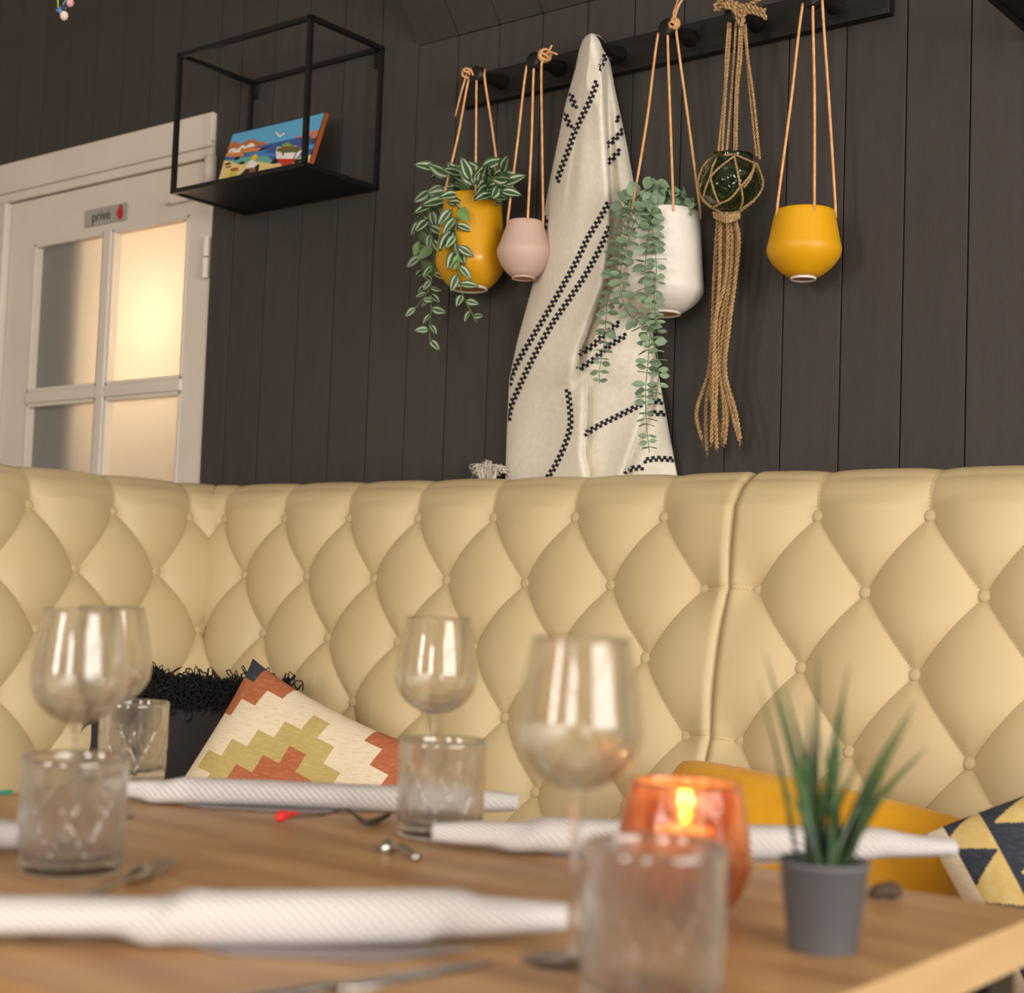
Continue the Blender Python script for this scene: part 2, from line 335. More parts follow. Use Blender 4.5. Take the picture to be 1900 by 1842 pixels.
# sign
s0 = onY(160, 407, -.001); sg = Thing('door_sign', 'small grey sign reading privé with a red hand on the white door', 'sign', (s0[0], -.001, s0[2]))
A_, B_ = onY(160, 391, 0.002), onY(237, 376, .002); zb = onY(160, 422, 0)[2]
sx0, sx1, sz0, sz1 = A_[0], B_[0], zb, (A_[2]+B_[2])/2
sg.part('plate', MB().box((sx0, -.001, sz0), (sx1, .004, sz1)), M['signgrey'])
cu = bpy.data.curves.new('lettering', 'FONT'); cu.body = 'privé'; cu.size = .042; cu.extrude = .0004; cu.materials.append(M['ink']); cu.align_x = 'CENTER'; cu.align_y = 'CENTER'
to = bpy.data.objects.new('lettering', cu); C.objects.link(to); bpy.context.view_layer.update()
me = bpy.data.meshes.new_from_object(to); bpy.data.objects.remove(to); me.name = 'lettering'; 
o = link('lettering', me, sg.o); o.rotation_euler = (math.pi/2, 0, 0); o.location = ((sx0+(sx1-sx0)*.40)-s0[0], -.0015+.001, (sz0+sz1)/2-s0[2])
hx, hzz = sx0+(sx1-sx0)*.86, (sz0+sz1)/2; g = MB()
def disc(cx, cz, rx, rz, n=14, y=-.0016): 
    v = [(cx, y, cz)]+[(cx+rx*math.cos(2*math.pi*k/n), y, cz+rz*math.sin(2*math.pi*k/n)) for k in range(n)]
    g.add(v, [(0, 1+(k+1) % n, 1+k) for k in range(n)])
disc(hx, hzz-.007, .013, .015)
for k, dx in enumerate((-.009, -.003, .003, .009)): g.box((hx+dx-.0022, -.0018, hzz-.003), (hx+dx+.0022, -.0014, hzz+(.016, .022, .021, .015)[k]))
g.box((hx-.016, -.0018, hzz-.008), (hx-.011, -.0014, hzz+.006)); sg.part('hand_symbol', g, M['red'])
# small white bolt bar and sensor on door
q = onY(387, 320, -.02); g = MB(); g.tube([(q[0], -.014, q[2]-.035), (q[0], -.014, q[2]+.045)], .017, 16); single('door_sensor', g, M['white'], 'small white cylinder fixed at the top corner of the door', 'sensor', True)
q = onY(333, 369, -.01); g = MB(); g.box((q[0]-.06, -.01, q[2]-.008), (q[0]+.06, .004, q[2]+.008), bev=.003); g.tube([(q[0]-.055, -.012, q[2]), (q[0]-.03, -.012, q[2])], .009, 8)
single('door_bolt', g, M['white'], 'slim white bar on the door below the black box shelf', 'bolt')

# ================================================================== BENCH BACKS (button tufted)
W_, V_ = .2062, .1318
Z1 = 1.156
TL = .19                           # recline
SEATZ = .42
def prof(s):
    """profile parameter s = 'unrolled height' z; returns depth-from-plane-origin (out), z, normal(out,z). out>0 towards sitter"""
    ca = 1/math.sqrt(1+TL*TL); n0 = np.array([ca, TL*ca]); t0 = np.array([-TL*ca, ca])
    zs = 1.190; R = .050
    if s <= zs:
        return np.array([.16+TL*(1.215-s), s]), n0
    base = np.array([.16+TL*(1.215-zs), zs]); l = (s-zs)/ca
    ang0 = math.atan2(n0[1], n0[0]); c = base-n0*R
    amax = math.pi*.5-ang0+.35
    a = min(l/R, amax)
    th = ang0+a; n = np.array([math.cos(th), math.sin(th)]); p = c+n*R
    if l/R > amax:
        t = np.array([-math.sin(th), math.cos(th)]); p = p+t*(l-amax*R)
    return p, n
SMAX = 1.29
PROF_S = np.linspace(.40, SMAX, 1)  # placeholder
def segs_for(xs_odd, xs_even, x0, x1, nrows=6, edge0=False, edge1=False):
    """list of seam segments in (x, s) and buttons"""
    seg = []; btn = []
    rows = []
    for k in range(nrows):
        z = Z1-k*V_; xs = xs_odd if k % 2 == 0 else xs_even; rows.append((z, xs)); btn += [(x, z) for x in xs]
    for x in xs_odd: seg.append(((x, Z1), (x, SMAX+.2)))
    for (za, xa), (zb, xb) in zip(rows[:-1], rows[1:]):
        for x in xa:
            for y in (x-W_/2, x+W_/2):
                if not (-1.5 < y < -1.28 and -1.5 < x < -1.28): seg.append(((x, za), (y, zb)))
        for y in xb:
            for x in (y-W_/2, y+W_/2):
                if not any(abs(x-q) < .02 for q in xa) and not (-1.5 < x < -1.28): seg.append(((y, zb), (x, za)))
    return seg, btn
def hfield(X, S, seg, btn, xl, xr, hs=(), R=.078, er=.020):
    Dm = np.full(X.shape, 9.); acc = np.zeros(X.shape)
    for (a, c) in seg:
        ax, az = a; bx_, bz = c; dx, dz = bx_-ax, bz-az; L = dx*dx+dz*dz
        t = np.clip(((X-ax)*dx+(S-az)*dz)/L, 0, 1); d = np.hypot(X-ax-t*dx, S-az-t*dz)
        Dm = np.minimum(Dm, d); acc += 1/np.maximum(d, 1e-4)**4
    D = acc**-.25; q = np.clip(D/R, 0, 1)
    top = 1-.68*np.clip((S-1.17)/.05, 0, 1)
    h = .0085*(1-(1-q)**4)+.006*(1-(1-q)**1.8)-.0012*np.exp(-(Dm/.002)**2)
    pull = np.zeros(X.shape)
    for (bx_, bz) in btn:
        r_ = np.hypot(X-bx_, S-bz); pull += np.exp(-(r_/.050)**1.35)
    h = h+.024*(1-pull)
    h = h*top
    for (a, c) in hs:
        dd = np.hypot(np.clip(np.abs(X-(a[0]+c[0])/2)-abs(a[0]-c[0])/2, 0, 9), S-a[1]); h -= .0035*np.exp(-(dd/.006)**2)
    e = np.minimum(X-xl, xr-X); qe = np.clip(e/er, 0, 1); h = h-(.026)*(1-np.sqrt(np.clip(1-(1-qe)**2, 0, 1)))
    return h
def make_back(label, cat, world, x0f, x1f, xs_odd, xs_even, rootloc, seat, base, hseams=(), nrows=6):
    """world(x, out, z) -> xyz; x0f/x1f functions of out (for mitred corner)"""
    th = Thing('banquette', label, cat, rootloc, 'banquette sections')
    th.part('seat_cushion', MB().box(*seat, bev=.03), M['vinyl'], True); th.part('base', MB().box(*base), M['black'])
    S = np.concatenate([np.arange(.42, 1.18, .0043), np.arange(1.18, SMAX, .0032)])
    P = [prof(s) for s in S]; xa = x0f(.16); xb = x1f(.16)
    nx = int(abs(x1f(.2)-x0f(.2))/.0042)
    seg, btn = segs_for(xs_odd, xs_even, xa, xb, nrows); HS = list(hseams)
    XX = np.zeros((len(S), nx+1)); XLm = np.zeros_like(XX); XRm = np.zeros_like(XX)
    for i, (p, n) in enumerate(P):
        l, r = x0f(p[0]), x1f(p[0]); XX[i] = np.linspace(l, r, nx+1); XLm[i] = l; XRm[i] = r
    SS = np.repeat(S[:, None], nx+1, 1)
    Hh = hfield(XX, SS, seg, btn, XLm, XRm, HS)
    V = np.zeros((len(S), nx+1, 3))
    for i, (p, n) in enumerate(P):
        o_ = p[0]+n[0]*(Hh[i]); z_ = p[1]+n[1]*(Hh[i]); V[i] = world(XX[i], o_, z_)
    g = MB(); g.grid(V)
    me = g.mesh('upholstery', M['vinyl'], th.loc, True); recalc(me)
    up = th.part('upholstery', me, None)
    # side and back closing panel
    g = MB(); 
    pts0 = [world(np.array([x0f(p[0])]), np.array([p[0]-.012]), np.array([p[1]]))[0] for p, n in P[::4]]+[world(np.array([x0f(.085)]), np.array([.078]), np.array([z]))[0] for z in (1.15, .42)]
    pts1 = [world(np.array([x1f(p[0])]), np.array([p[0]-.012]), np.array([p[1]]))[0] for p, n in P[::4]]+[world(np.array([x1f(.085)]), np.array([.078]), np.array([z]))[0] for z in (1.15, .42)]
    k = len(pts0); g.add(pts0+pts1, [tuple(range(k)), tuple(range(2*k-1, k-1, -1)), (k-2, k-1, 2*k-1, 2*k-2), (k-3, k-2, 2*k-2, 2*k-3)])
    me = g.mesh('back_panel', M['vinyl'], th.loc); recalc(me); th.part('back_panel', me, None)
    # buttons
    bme = MB(); bme.lathe([(.0001, .0040), (.005, .0038), (.0092, .0028), (.0108, .0008), (.0112, -.002), (.0105, -.006)], (0, 0, 0), 18); bmesh_ = bme.mesh('button', M['vinyl'], (0, 0, 0), True)
    hb = hfield(np.array([b_[0] for b_ in btn]), np.array([b_[1] for b_ in btn]), seg, btn, xa-1, xb+1, HS)
    for (bx_, bz), h in zip(btn, hb):
        p, n = prof(bz); l, r = x0f(p[0]), x1f(p[0])
        if bx_ < min(l, r)+.012 or bx_ > max(l, r)-.012: continue
        W1 = world(np.array([bx_]), np.array([p[0]+n[0]*(h+.0050)]), np.array([p[1]+n[1]*(h+.0050)]))[0]
        W2 = world(np.array([bx_]), np.array([p[0]+n[0]*(h+.1)]), np.array([p[1]+n[1]*(h+.1)]))[0]
        o = link('button', bmesh_, th.o); o.location = W1-th.loc; o.rotation_euler = Vector(W2-W1).to_track_quat('Z', 'Y').to_euler()
    # stitch dashes
    g = MB(); 
    for (a, c) in seg+HS:
        a = np.array(a); c = np.array(c); L = np.linalg.norm(c-a); n_ = int(L/.0062)
        if n_ < 2: continue
        t = (np.arange(n_)+.5)/n_; q = a[None]+(c-a)[None]*t[:, None]
        off = np.array([-(c-a)[1], (c-a)[0]])/L*.0016; q = q+off; d = (c-a)/L*.0019
        for i in range(n_):
            pr = []
            for e_ in (q[i]-d, q[i]+d):
                if e_[1] > SMAX-.03: continue
                p, n = prof(e_[1]); l, r = x0f(p[0]), x1f(p[0])
                if e_[0] < min(l, r)+.004 or e_[0] > max(l, r)-.004: continue
                pr.append((e_, p, n))
            if len(pr) < 2: continue
            ex = np.array([p_[0][0] for p_ in pr]); es = np.array([p_[0][1] for p_ in pr])
            hh = hfield(ex, es, [(a, c)], [], xa-1, xb+1)+.0004 if False else None
            g.n  # positions are resolved in one batch below
            g.v.append(np.array([[ex[0], es[0], 0], [ex[1], es[1], 0]]))
    raw = np.concatenate(g.v); hh = hfield(raw[:, 0], raw[:, 1], seg, btn, x0f(.18), x1f(.18), HS)
    g = MB()
    for i in range(0, len(raw), 2):
        W = []
        for j in (i, i+1):
            p, n = prof(raw[j, 1]); h = hh[j]+.0007; W.append(world(np.array([raw[j, 0]]), np.array([p[0]+n[0]*h]), np.array([p[1]+n[1]*h]))[0])
        g.tube(W, .00055, 4)
    th.part('stitching', g, M['thread'], kind='stuff')
    return th
wR = lambda x, o, z: np.stack([x, -o, z+0*x], -1) if np.ndim(x) else None
CR = -2.855-.0+.16                  # X of crease = -(3.015) + out  -> out .16 gives -2.855
crease = lambda out: -3.015+out
make_back('wide cream button-tufted banquette section between the corner and the long seam', 'bench', wR, lambda o: crease(o)-.008, lambda o: -1.3905,
          [-2.794+W_*k for k in range(7)], [-2.686+W_*k*.999 for k in range(7)], (-2.1, -.3, 0), ((-2.60, -.80, .32), (-1.3945, -.30, SEATZ)), ((-2.60, -.74, 0), (-1.3945, -.12, .32)), hseams=[((-1.451, Z1-V_), (-1.39, Z1-V_)), ((-1.451, Z1-3*V_), (-1.39, Z1-3*V_)), ((-1.451, Z1-5*V_), (-1.39, Z1-5*V_))])
make_back('cream button-tufted banquette section right of the long seam, behind the potted grass', 'bench', wR, lambda o: -1.3935, lambda o: .3,
          [-1.239+W_*k for k in range(8)], [-1.341+W_*k for k in range(8)], (-.6, -.3, 0), ((-1.3915, -.80, .32), (.3, -.30, SEATZ)), ((-1.3915, -.74, 0), (.3, -.12, .32)), hseams=[((-1.341, Z1-V_), (-1.40, Z1-V_)), ((-1.341, Z1-3*V_), (-1.40, Z1-3*V_)), ((-1.341, Z1-5*V_), (-1.40, Z1-5*V_))])
# left bench: along -Y, facing +X ; param x' = -Y
wL = lambda x, o, z: np.stack([-3.015+o, -x, z+0*x], -1)
make_back('cream button-tufted banquette section left of the corner, in front of the white door', 'bench', wL, lambda o: o-.008, lambda o: 1.75,
          [.242+.2205*k for k in range(7)] if False else [.242+W_*1.065*k for k in range(7)], [.354+W_*1.065*k for k in range(7)], (-2.9, -.9, 0), ((-2.72, -1.75, .32), (-2.603, -.32, SEATZ)), ((-2.90, -1.75, 0), (-2.603, -.32, .32)))

# ================================================================== PEG RAIL
RZ0, RZ1 = 2.099, 2.170
rl = Thing('peg_rail', 'long black wooden peg rail fixed to the plank wall', 'rail', (-1.7, 0, 2.1))
g = MB(); g.box((-2.232, -.024, RZ0), (-1.194, -.001, RZ1), bev=.003); g.box((-2.226, -.027, RZ0-.001), (-1.200, -.02, RZ0+.012), bev=.002); rl.part('board', g, M['rail'])
PEG = [(-2.112, 2.126), (-1.954, 2.126), (-1.799, 2.130), (-1.623, 2.128), (-1.472, 2.126), (-1.305, 2.120)]
for x, z in PEG:
    g = MB(); zb_ = 2.136
    pts = [(x, -.022, zb_), (x, -.028, zb_), (x, -.06, zb_-.003), (x, -.098, z), (x, -.1005, z), (x, -.118, z+.001), (x, -.121, z+.001)]
    g.tube(pts, [.019, .017, .0135, .0125, .0185, .0185, .015], 20); rl.part('peg', g, M['rail'], True)

# ================================================================== HANGING POTS
def pot_profile(H, prof_, t=.004):
    """prof_: (r, z from base up) outer; returns closed shell"""
    P = np.array(prof_)
    out = [(.0001, P[0][1]+.003)]+[tuple(p) for p in P]
    inn = [(max(p[0]-t, .0005), p[1]) for p in P[::-1]]; inn = [q for q in inn if q[1] > P[0][1]+t]
    out += [(P[-1][0]-t*.5, P[-1][1]+t*.4)]+inn+[(.0001, P[0][1]+t+.003)]
    return out
def hanging_pot(label, cat, cpx, topy, boty, rtop, rmax, fmax, rbase, mt, peg, Y=-.100, group=None, cordtop=None):
    ct = onY(cpx, topy, Y); cb = onY(cpx, boty, Y); s_ = depth(ct)/F_PX; H = ct[2]-cb[2]; cx = (ct[0]+cb[0])/2
    rt, rm, rb = rtop*s_, rmax*s_, rbase*s_
    base = (cx, Y, cb[2])
    zt = ct[2]-cb[2]; th = Thing('hanging_pot', label, cat, base, 'hanging pots on the peg rail')
    zm = (1-fmax)*zt; pr = [(rb+(rm-rb)*math.sin(math.pi/2*k/12)**.8, zm*k/12) for k in range(13)]+[(rt+(rm-rt)*(1-k/10)**1.0*(.985 if k < 2 else .97), zm+(zt-zm)*k/10) for k in range(1, 11)]
    g = MB(); g.lathe(pot_profile(H, pr), base, 56); me = g.mesh('pot', mt, th.loc, True); recalc(me); th.part('pot', me, None)
    g = MB(); g.lathe([(rb*.98, .001), (rb, -.004), (rb*.9, -.0045), (rb*.86, .002)], base, 40); th.part('foot_ring', g, M['whitecer'] if mt != M['pink'] else M['pink'], True)
    g = MB(); g.lathe([(.0001, -.0012), (rb*.87, -.0012), (rb*.87, .001)], base, 40); me = g.mesh('underside', M['clay'], th.loc); recalc(me); th.part('underside', me, None)
    # leather cords
    px_, pz_ = PEG[peg]; tip = np.array([px_, -.108, pz_])
    view = math.atan2(-_r[1], -_r[0])
    angs = [view+.25, view+math.pi/2+.12, view+math.pi-.25]   # left, front, right as seen
    tops = [tip+np.array([-.013, -.001, .012]), tip+np.array([0, -.011, .019]), tip+np.array([.013, -.001, .012])]
    for k, (a, tp) in enumerate(zip(angs, tops)):
        r_ = rt+.001; e = np.array([base[0]+r_*math.cos(a), base[1]+r_*math.sin(a), base[2]+zt-.012]); e1 = e+np.array([0, 0, .012])
        tp = np.array([px_, -.1095, pz_+.021])+np.array([(-.016, 0, .016)[k], 0, (-.01, 0, -.01)[k]])
        pts = spline([tp+np.array([0, .004, 0]), tp+(e1-tp)*.06+np.array([(-.002, 0, .002)[k], -.004, 0]), tp+(e1-tp)*.5+rng.normal(0, .0016, 3), e1, e], 20)
        th.part('cord', MB().tube(pts, .0027, 6), M['leather'], True)
    return th, base, zt, rt, rm
def knot(th, c, r, n=3, ends=(), rr=.0024, mt=None, name='knot'):
    g = MB()
    for k in range(n):
        a = rng.normal(0, 1, 3); a /= np.linalg.norm(a); u = np.cross(a, (0, 0, 1.)); u /= np.linalg.norm(u)+1e-9; w_ = np.cross(a, u)
        th_ = np.linspace(0, 2*math.pi, 17); g.tube([np.array(c)+r*(math.cos(t)*u+math.sin(t)*w_)+a*r*.35*math.sin(2*t) for t in th_], rr, 6)
    for e in ends: g.tube(spline([c]+list(e), 10), rr, 6)
    th.part(name, g, mt or M['leather'], True)
p1, b1, z1, rt1, rm1 = hanging_pot('large ochre hanging pot with striped trailing plant, leftmost on the peg rail', 'hanging pot', 874, 368, 534, 53, 65, .70, 34, M['ochre'], 0)
t0 = np.array([PEG[0][0], -.122, PEG[0][1]]); knot(p1, onY(866, 136, -.12), .010, 4, [[onY(862, 150, -.121), onY(855, 175, -.12), onY(845, 216, -.118)], [onY(872, 128, -.122), onY(878, 140, -.122)]])
p2, b2, z2, rt2, rm2 = hanging_pot('small blush pink hanging pot, partly behind the towel', 'hanging pot', 973, 413, 514, 33, 51, .52, 22, M['pink'], 1)
knot(p2, onY(1011, 103, -.115), .013, 6, [[onY(1020, 92, -.12), onY(1024, 84, -.122)], [onY(1022, 97, -.12), onY(1034, 101, -.12)], [onY(1006, 115, -.12), onY(1004, 124, -.12)]])
p3, b3, z3, rt3, rm3 = hanging_pot('large white ceramic hanging pot with trailing eucalyptus', 'hanging pot', 1232, 397, 580, 64, 75, .76, 34, M['whitecer'], 3)
knot(p3, onY(1251, 44, -.122), .010, 5, [[onY(1254, 25, -.125), onY(1262, 5, -.125), onY(1272, -8, -.12)], [onY(1250, 25, -.125), onY(1256, 8, -.122), onY(1260, -12, -.12)]])
p4, b4, z4, rt4, rm4 = hanging_pot('small matte ochre hanging pot without plant, rightmost on the peg rail', 'hanging pot', 1492, 394, 515, 55, 69, .56, 24, M['ochre_matte'], 5)

# ---- leaves
def leaf_mesh(kind):
    g = MB(); 
    if kind == 'striped':
        N = 9; ws = [0, .5, .82, 1, .97, .82, .6, .32, 0]; rows_ = []
        for i in range(N):
            t = i/(N-1); w_ = ws[i]*.22; z = -.10*t*t*.9
            rows_.append([(t, s_*w_*1.15, z+abs(s_)*w_*.35) for s_ in (-1, -.66, -.34, 0, .34, .66, 1)])
        P = np.array(rows_); b_ = 7; f = []; mi = []
        for i in range(N-1):
            for j in range(6):
                f.append((i*b_+j, (i+1)*b_+j, (i+1)*b_+j+1, i*b_+j+1)); mi.append(1 if (j in (1, 4)) and 1 <= i <= 6 else 0)
        g.add(P.reshape(-1, 3), f, mi)
        return g.mesh('leaf', [M['leafg'], M['leafs']], smooth=True)
    N = 7; ws = [.05, .62, .95, 1, .92, .62, .02]
    P = np.array([[(i/(N-1), s_*ws[i]*.5*(.85 if kind == 'round' else .62), .06*abs(s_)-.08*(i/(N-1))**2) for s_ in (-1, -.5, 0, .5, 1)] for i in range(N)])
    g.grid(P); return g.mesh('leaf', M['euc'], smooth=True)
LM = {}
LM.update({k: leaf_mesh(k) for k in ('striped', 'round', 'oval')})
_pl = LM['striped'].copy(); _pl.name = 'leaf'; _pl.materials[0] = M['leafp']; _pl.materials[1] = M['leafp']; LM['plain'] = _pl
def add_leaf(th, kind, base, d, nrm, size, name='leaf'):
    d = np.array(d, float); d /= np.linalg.norm(d)+1e-9; nrm = np.array(nrm, float); y = np.cross(nrm, d); y /= np.linalg.norm(y)+1e-9; n = np.cross(d, y)
    o = link(name, LM[kind], th.o); size = size*(1.15 if kind in ('round', 'oval') else 1); m_ = Matrix(((d[0], y[0], n[0], 0), (d[1], y[1], n[1], 0), (d[2], y[2], n[2], 0), (0, 0, 0, 1)))
    o.matrix_local = Matrix.Translation(Vector(np.array(base)-th.loc)) @ m_ @ Matrix.Diagonal((size, size, size, 1))
tocam = -_f
def pxvec(P, dx, dy):   # world direction matching an image direction at point P
    return _r*dx - _u*dy
pl = Thing('trailing_plant', 'plant with silver-striped green leaves trailing from the large ochre pot', 'plant', (b1[0], b1[1], b1[2]+.02))
stems = [([(850, 372), (822, 345), (800, 352), (783, 400), (778, 455), (790, 520), (800, 560), (797, 610), (798, 640)], 0.105, 25), ([(852, 372), (815, 372), (795, 400), (805, 470), (798, 530), (780, 560), (768, 575)], .13, 18),
         ([(872, 372), (852, 385), (846, 430), (852, 480), (850, 510), (858, 545), (875, 580), (884, 598)], .182, 15), ([(862, 372), (850, 360), (838, 380), (842, 420), (846, 450), (850, 470)], .172, 8),
         ([(865, 374), (850, 340), (825, 320), (806, 312)], .12, 6), ([(872, 374), (862, 335), (855, 320)], .14, 6), ([(880, 374), (890, 330), (895, 305)], .13, 7), ([(885, 374), (912, 330), (935, 318)], .12, 8), ([(885, 374), (905, 345), (930, 345), (950, 330)], .14, 8), ([(875, 374), (880, 345), (870, 330)], .16, 5), ([(880, 372), (915, 360), (935, 352)], .15, 5)]
for pts, Yd, nl in stems:
    W3 = spline([onY(px_, py_, -(.1+(Yd-.1)*min(1, .3+i*.5))) for i, (px_, py_) in enumerate(pts)], 40)
    pl.part('stem', MB().tube(W3, .0011, 5), M['stem'], True)
    for k in range(nl):
        t = (k+.6)/nl; i = min(int(t*39), 38); P = W3[i]; sd_ = W3[i+1]-W3[i]; sd_ /= np.linalg.norm(sd_)
        side = (-1)**k*_r*random.uniform(.3, 1.2)+sd_*random.uniform(.4, 1.3)+tocam*random.uniform(-.3, .6)+np.array([0, 0, 1.])*random.uniform(-.6, .5)
        tail = py_ if False else (1-.45*t if len(pts) > 6 else 1)
        add_leaf(pl, 'plain' if random.random() < .28 and t < .6 else 'striped', P, side, tocam+rng.normal(0, .45, 3)+np.array([0, 0, .3]), random.uniform(.046, .066)*tail)
pe = Thing('eucalyptus_plant', 'grey-green round-leaved eucalyptus trailing from the white pot', 'plant', (b3[0], b3[1], b3[2]+.02))
est = [([(1228, 398), (1216, 380), (1208, 400), (1200, 460), (1196, 520), (1206, 590), (1203, 660), (1198, 730), (1200, 790), (1205, 840)], .19, 38, 'oval', .021), ([(1222, 398), (1205, 385), (1212, 430), (1218, 500), (1214, 560), (1222, 620)], .195, 20, 'oval', .020),
       ([(1215, 398), (1180, 380), (1158, 410), (1148, 450), (1138, 500), (1126, 570), (1122, 630), (1112, 690), (1112, 712)], .15, 28, 'oval', .020), ([(1215, 398), (1185, 400), (1165, 450), (1150, 520), (1165, 580), (1190, 600), (1215, 640), (1222, 700), (1216, 738)], .185, 28, 'oval', .020),
       ([(1225, 398), (1200, 365), (1165, 375), (1150, 400)], .15, 10, 'round', .026), ([(1230, 398), (1215, 360), (1195, 350)], .16, 8, 'round', .028), ([(1235, 398), (1235, 365), (1243, 345)], .15, 7, 'round', .028), ([(1240, 398), (1255, 375), (1275, 365)], .12, 8, 'oval', .022), ([(1240, 398), (1262, 385), (1285, 390)], .12, 8, 'oval', .02), ([(1222, 398), (1210, 378), (1200, 390), (1202, 420)], .185, 9, 'round', .027)]
for pts, Yd, nl, kd, sz in est:
    W3 = spline([onY(px_, py_, -(.1+(Yd-.1)*min(1, .3+i*.4))) for i, (px_, py_) in enumerate(pts)], 50)
    pe.part('stem', MB().tube(W3, .0009, 5), M['stem'], True)
    for k in range(nl):
        t = (k+.7)/nl; i = min(int(t*49), 48); P = W3[i]; sd_ = W3[i+1]-W3[i]; sd_ /= np.linalg.norm(sd_)
        a = k*1.9+random.random()*.5; up = np.cross(sd_, tocam); up /= np.linalg.norm(up)+1e-9
        for sg_ in (1, -1):
            side = sg_*(math.cos(a)*.9+(.35 if math.cos(a) > 0 else -.35))*up+math.sin(a)*.5*sg_*tocam+sd_*random.uniform(-.1, .35)
            if kd != 'round': nn = tocam*.75+sd_*random.uniform(-.9, .2)+rng.normal(0, .35, 3)
            else: nn = tocam*1.4+rng.normal(0, .4, 3)+np.array([0, 0, .4])
            add_leaf(pe, kd, P+side*.001, side, nn, sz*random.uniform(.75, 1.15)*(1 if t < .8 else .8))

# ================================================================== GLASS FLOAT IN JUTE NET
Yv = -.108
vc = onY(1355, 341, Yv); sv = depth(vc)/F_PX; Rv = 60*sv; Rz = 55*sv
vf = Thing('glass_vase', 'dimpled green glass ball vase held in the jute rope net', 'vase', (vc[0], vc[1], vc[2]-Rz))
def dimp(r, z, a): return r*(1+.032*math.sin(11*a)*math.sin(z/sv*.23+1.2*math.sin(5*a))) if r > .012 else r
pr = [(.0001, -Rz)]+[(Rv*.955*math.sin(t)**.9, -Rz*.97*math.cos(t)) for t in np.linspace(.12, 2.35, 40)]
pr += [(Rv*.64, Rz*.86), (Rv*.70, Rz*.93), (Rv*.66, Rz*.95), (Rv*.58, Rz*.84)]+[((Rv*.955*math.sin(t)**.9-.003), -Rz*.93*math.cos(t)) for t in np.linspace(2.3, .2, 24)]+[(.0001, -Rz*.93)]
g = MB(); g.lathe(pr, vc, 88, fn=dimp); me = g.mesh('glass_body', M['greenglass'], vf.loc, True); recalc(me); vf.part('glass_body', me, None)
jn = Thing('rope_net_hanger', 'braided jute rope net hanger with long tassel holding green glass', 'rope hanger', (vc[0], vc[1], vc[2]-.3))
def twist(g, pts, r=.0026, pitch=.013, n=None):
    pts = np.asarray(pts, float); L = np.sum(np.linalg.norm(np.diff(pts, axis=0), axis=1)); N = max(int(L/pitch*7), 8); P = spline(pts, N)
    T = np.gradient(P, axis=0); T /= np.linalg.norm(T, axis=1)[:, None]+1e-12; u = np.cross(T, tocam); u /= np.linalg.norm(u, axis=1)[:, None]+1e-9; w_ = np.cross(T, u)
    ph = np.linspace(0, L/pitch*2*math.pi, N)[:, None]
    for k in (0, math.pi): g.tube(P+(np.cos(ph+k)*u+np.sin(ph+k)*w_)*r*.55, r*.62, 5)
def onball(px_, py_, back=False, R=1.03):
    d = ray(px_, py_); d = d/np.linalg.norm(d); oc = CAM-vc; S = np.array([1/Rv, 1/Rv, 1/Rz])/R; dd = d*S; oo = oc*S
    A = dd@dd; B = 2*dd@oo; Cc = oo@oo-1; disc_ = B*B-4*A*Cc
    t = (-B+(math.sqrt(disc_) if back else -math.sqrt(disc_)))/(2*A) if disc_ > 0 else -B/(2*A); P = CAM+d*t
    if disc_ <= 0: q = (P-vc)*S; P = vc+(P-vc)/np.linalg.norm(q)
    return P
pegt = np.array([PEG[4][0], -.108, PEG[4][1]])
ups = [((1352, 40), (1333, 282)), ((1356, 38), (1340, 284)), ((1366, 40), (1348, 286)), ((1373, 45), (1362, 284)), ((1377, 45), (1366, 285)), ((1380, 45), (1404, 290)), ((1383, 44), (1410, 296))]
for (a, c) in ups:
    g = MB(); A0 = onY(a[0], a[1], -.115); B0 = onY(c[0], c[1], -.13 if c[0] < 1400 else -.115); m_ = (A0+B0)/2+rng.normal(0, .002, 3); twist(g, [A0, A0+(m_-A0)*.5+rng.normal(0, .001, 3), m_, B0], .0026); jn.part('rope', g, M['jute'], True)
net = [[(1333, 282), (1322, 310), (1318, 328)], [(1362, 290), (1330, 315), (1318, 328)], [(1340, 284), (1310, 300), (1296, 335), (1301, 365), (1320, 385)], [(1318, 328), (1308, 352), (1304, 372)], [(1318, 330), (1325, 355), (1334, 378)], [(1362, 288), (1368, 315), (1373, 345)], [(1362, 286), (1385, 296), (1408, 305)], [(1408, 300), (1392, 325), (1374, 347)], [(1410, 300), (1416, 340), (1405, 365), (1375, 388)], [(1373, 347), (1355, 368), (1334, 378)],
       [(1375, 347), (1378, 372), (1372, 390)], [(1400, 305), (1393, 330), (1380, 348)], [(1333, 282), (1348, 288), (1366, 285)], [(1334, 378), (1320, 384), (1304, 372)], [(1318, 384), (1345, 396), (1375, 390), (1400, 372)], [(1326, 393), (1350, 399), (1376, 393)]]
for q in net:
    g = MB(); P = [onball(*p) for p in q]; twist(g, P, .0022); jn.part('net_cord', g, M['jute'], True)
bk = [onball(1333, 290, True), onball(1300, 340, True), onball(1345, 395, True)], [onball(1405, 300, True), onball(1412, 345, True), onball(1350, 396, True)]
for q in bk: g = MB(); twist(g, q, .0022); jn.part('net_cord', g, M['jute'], True)
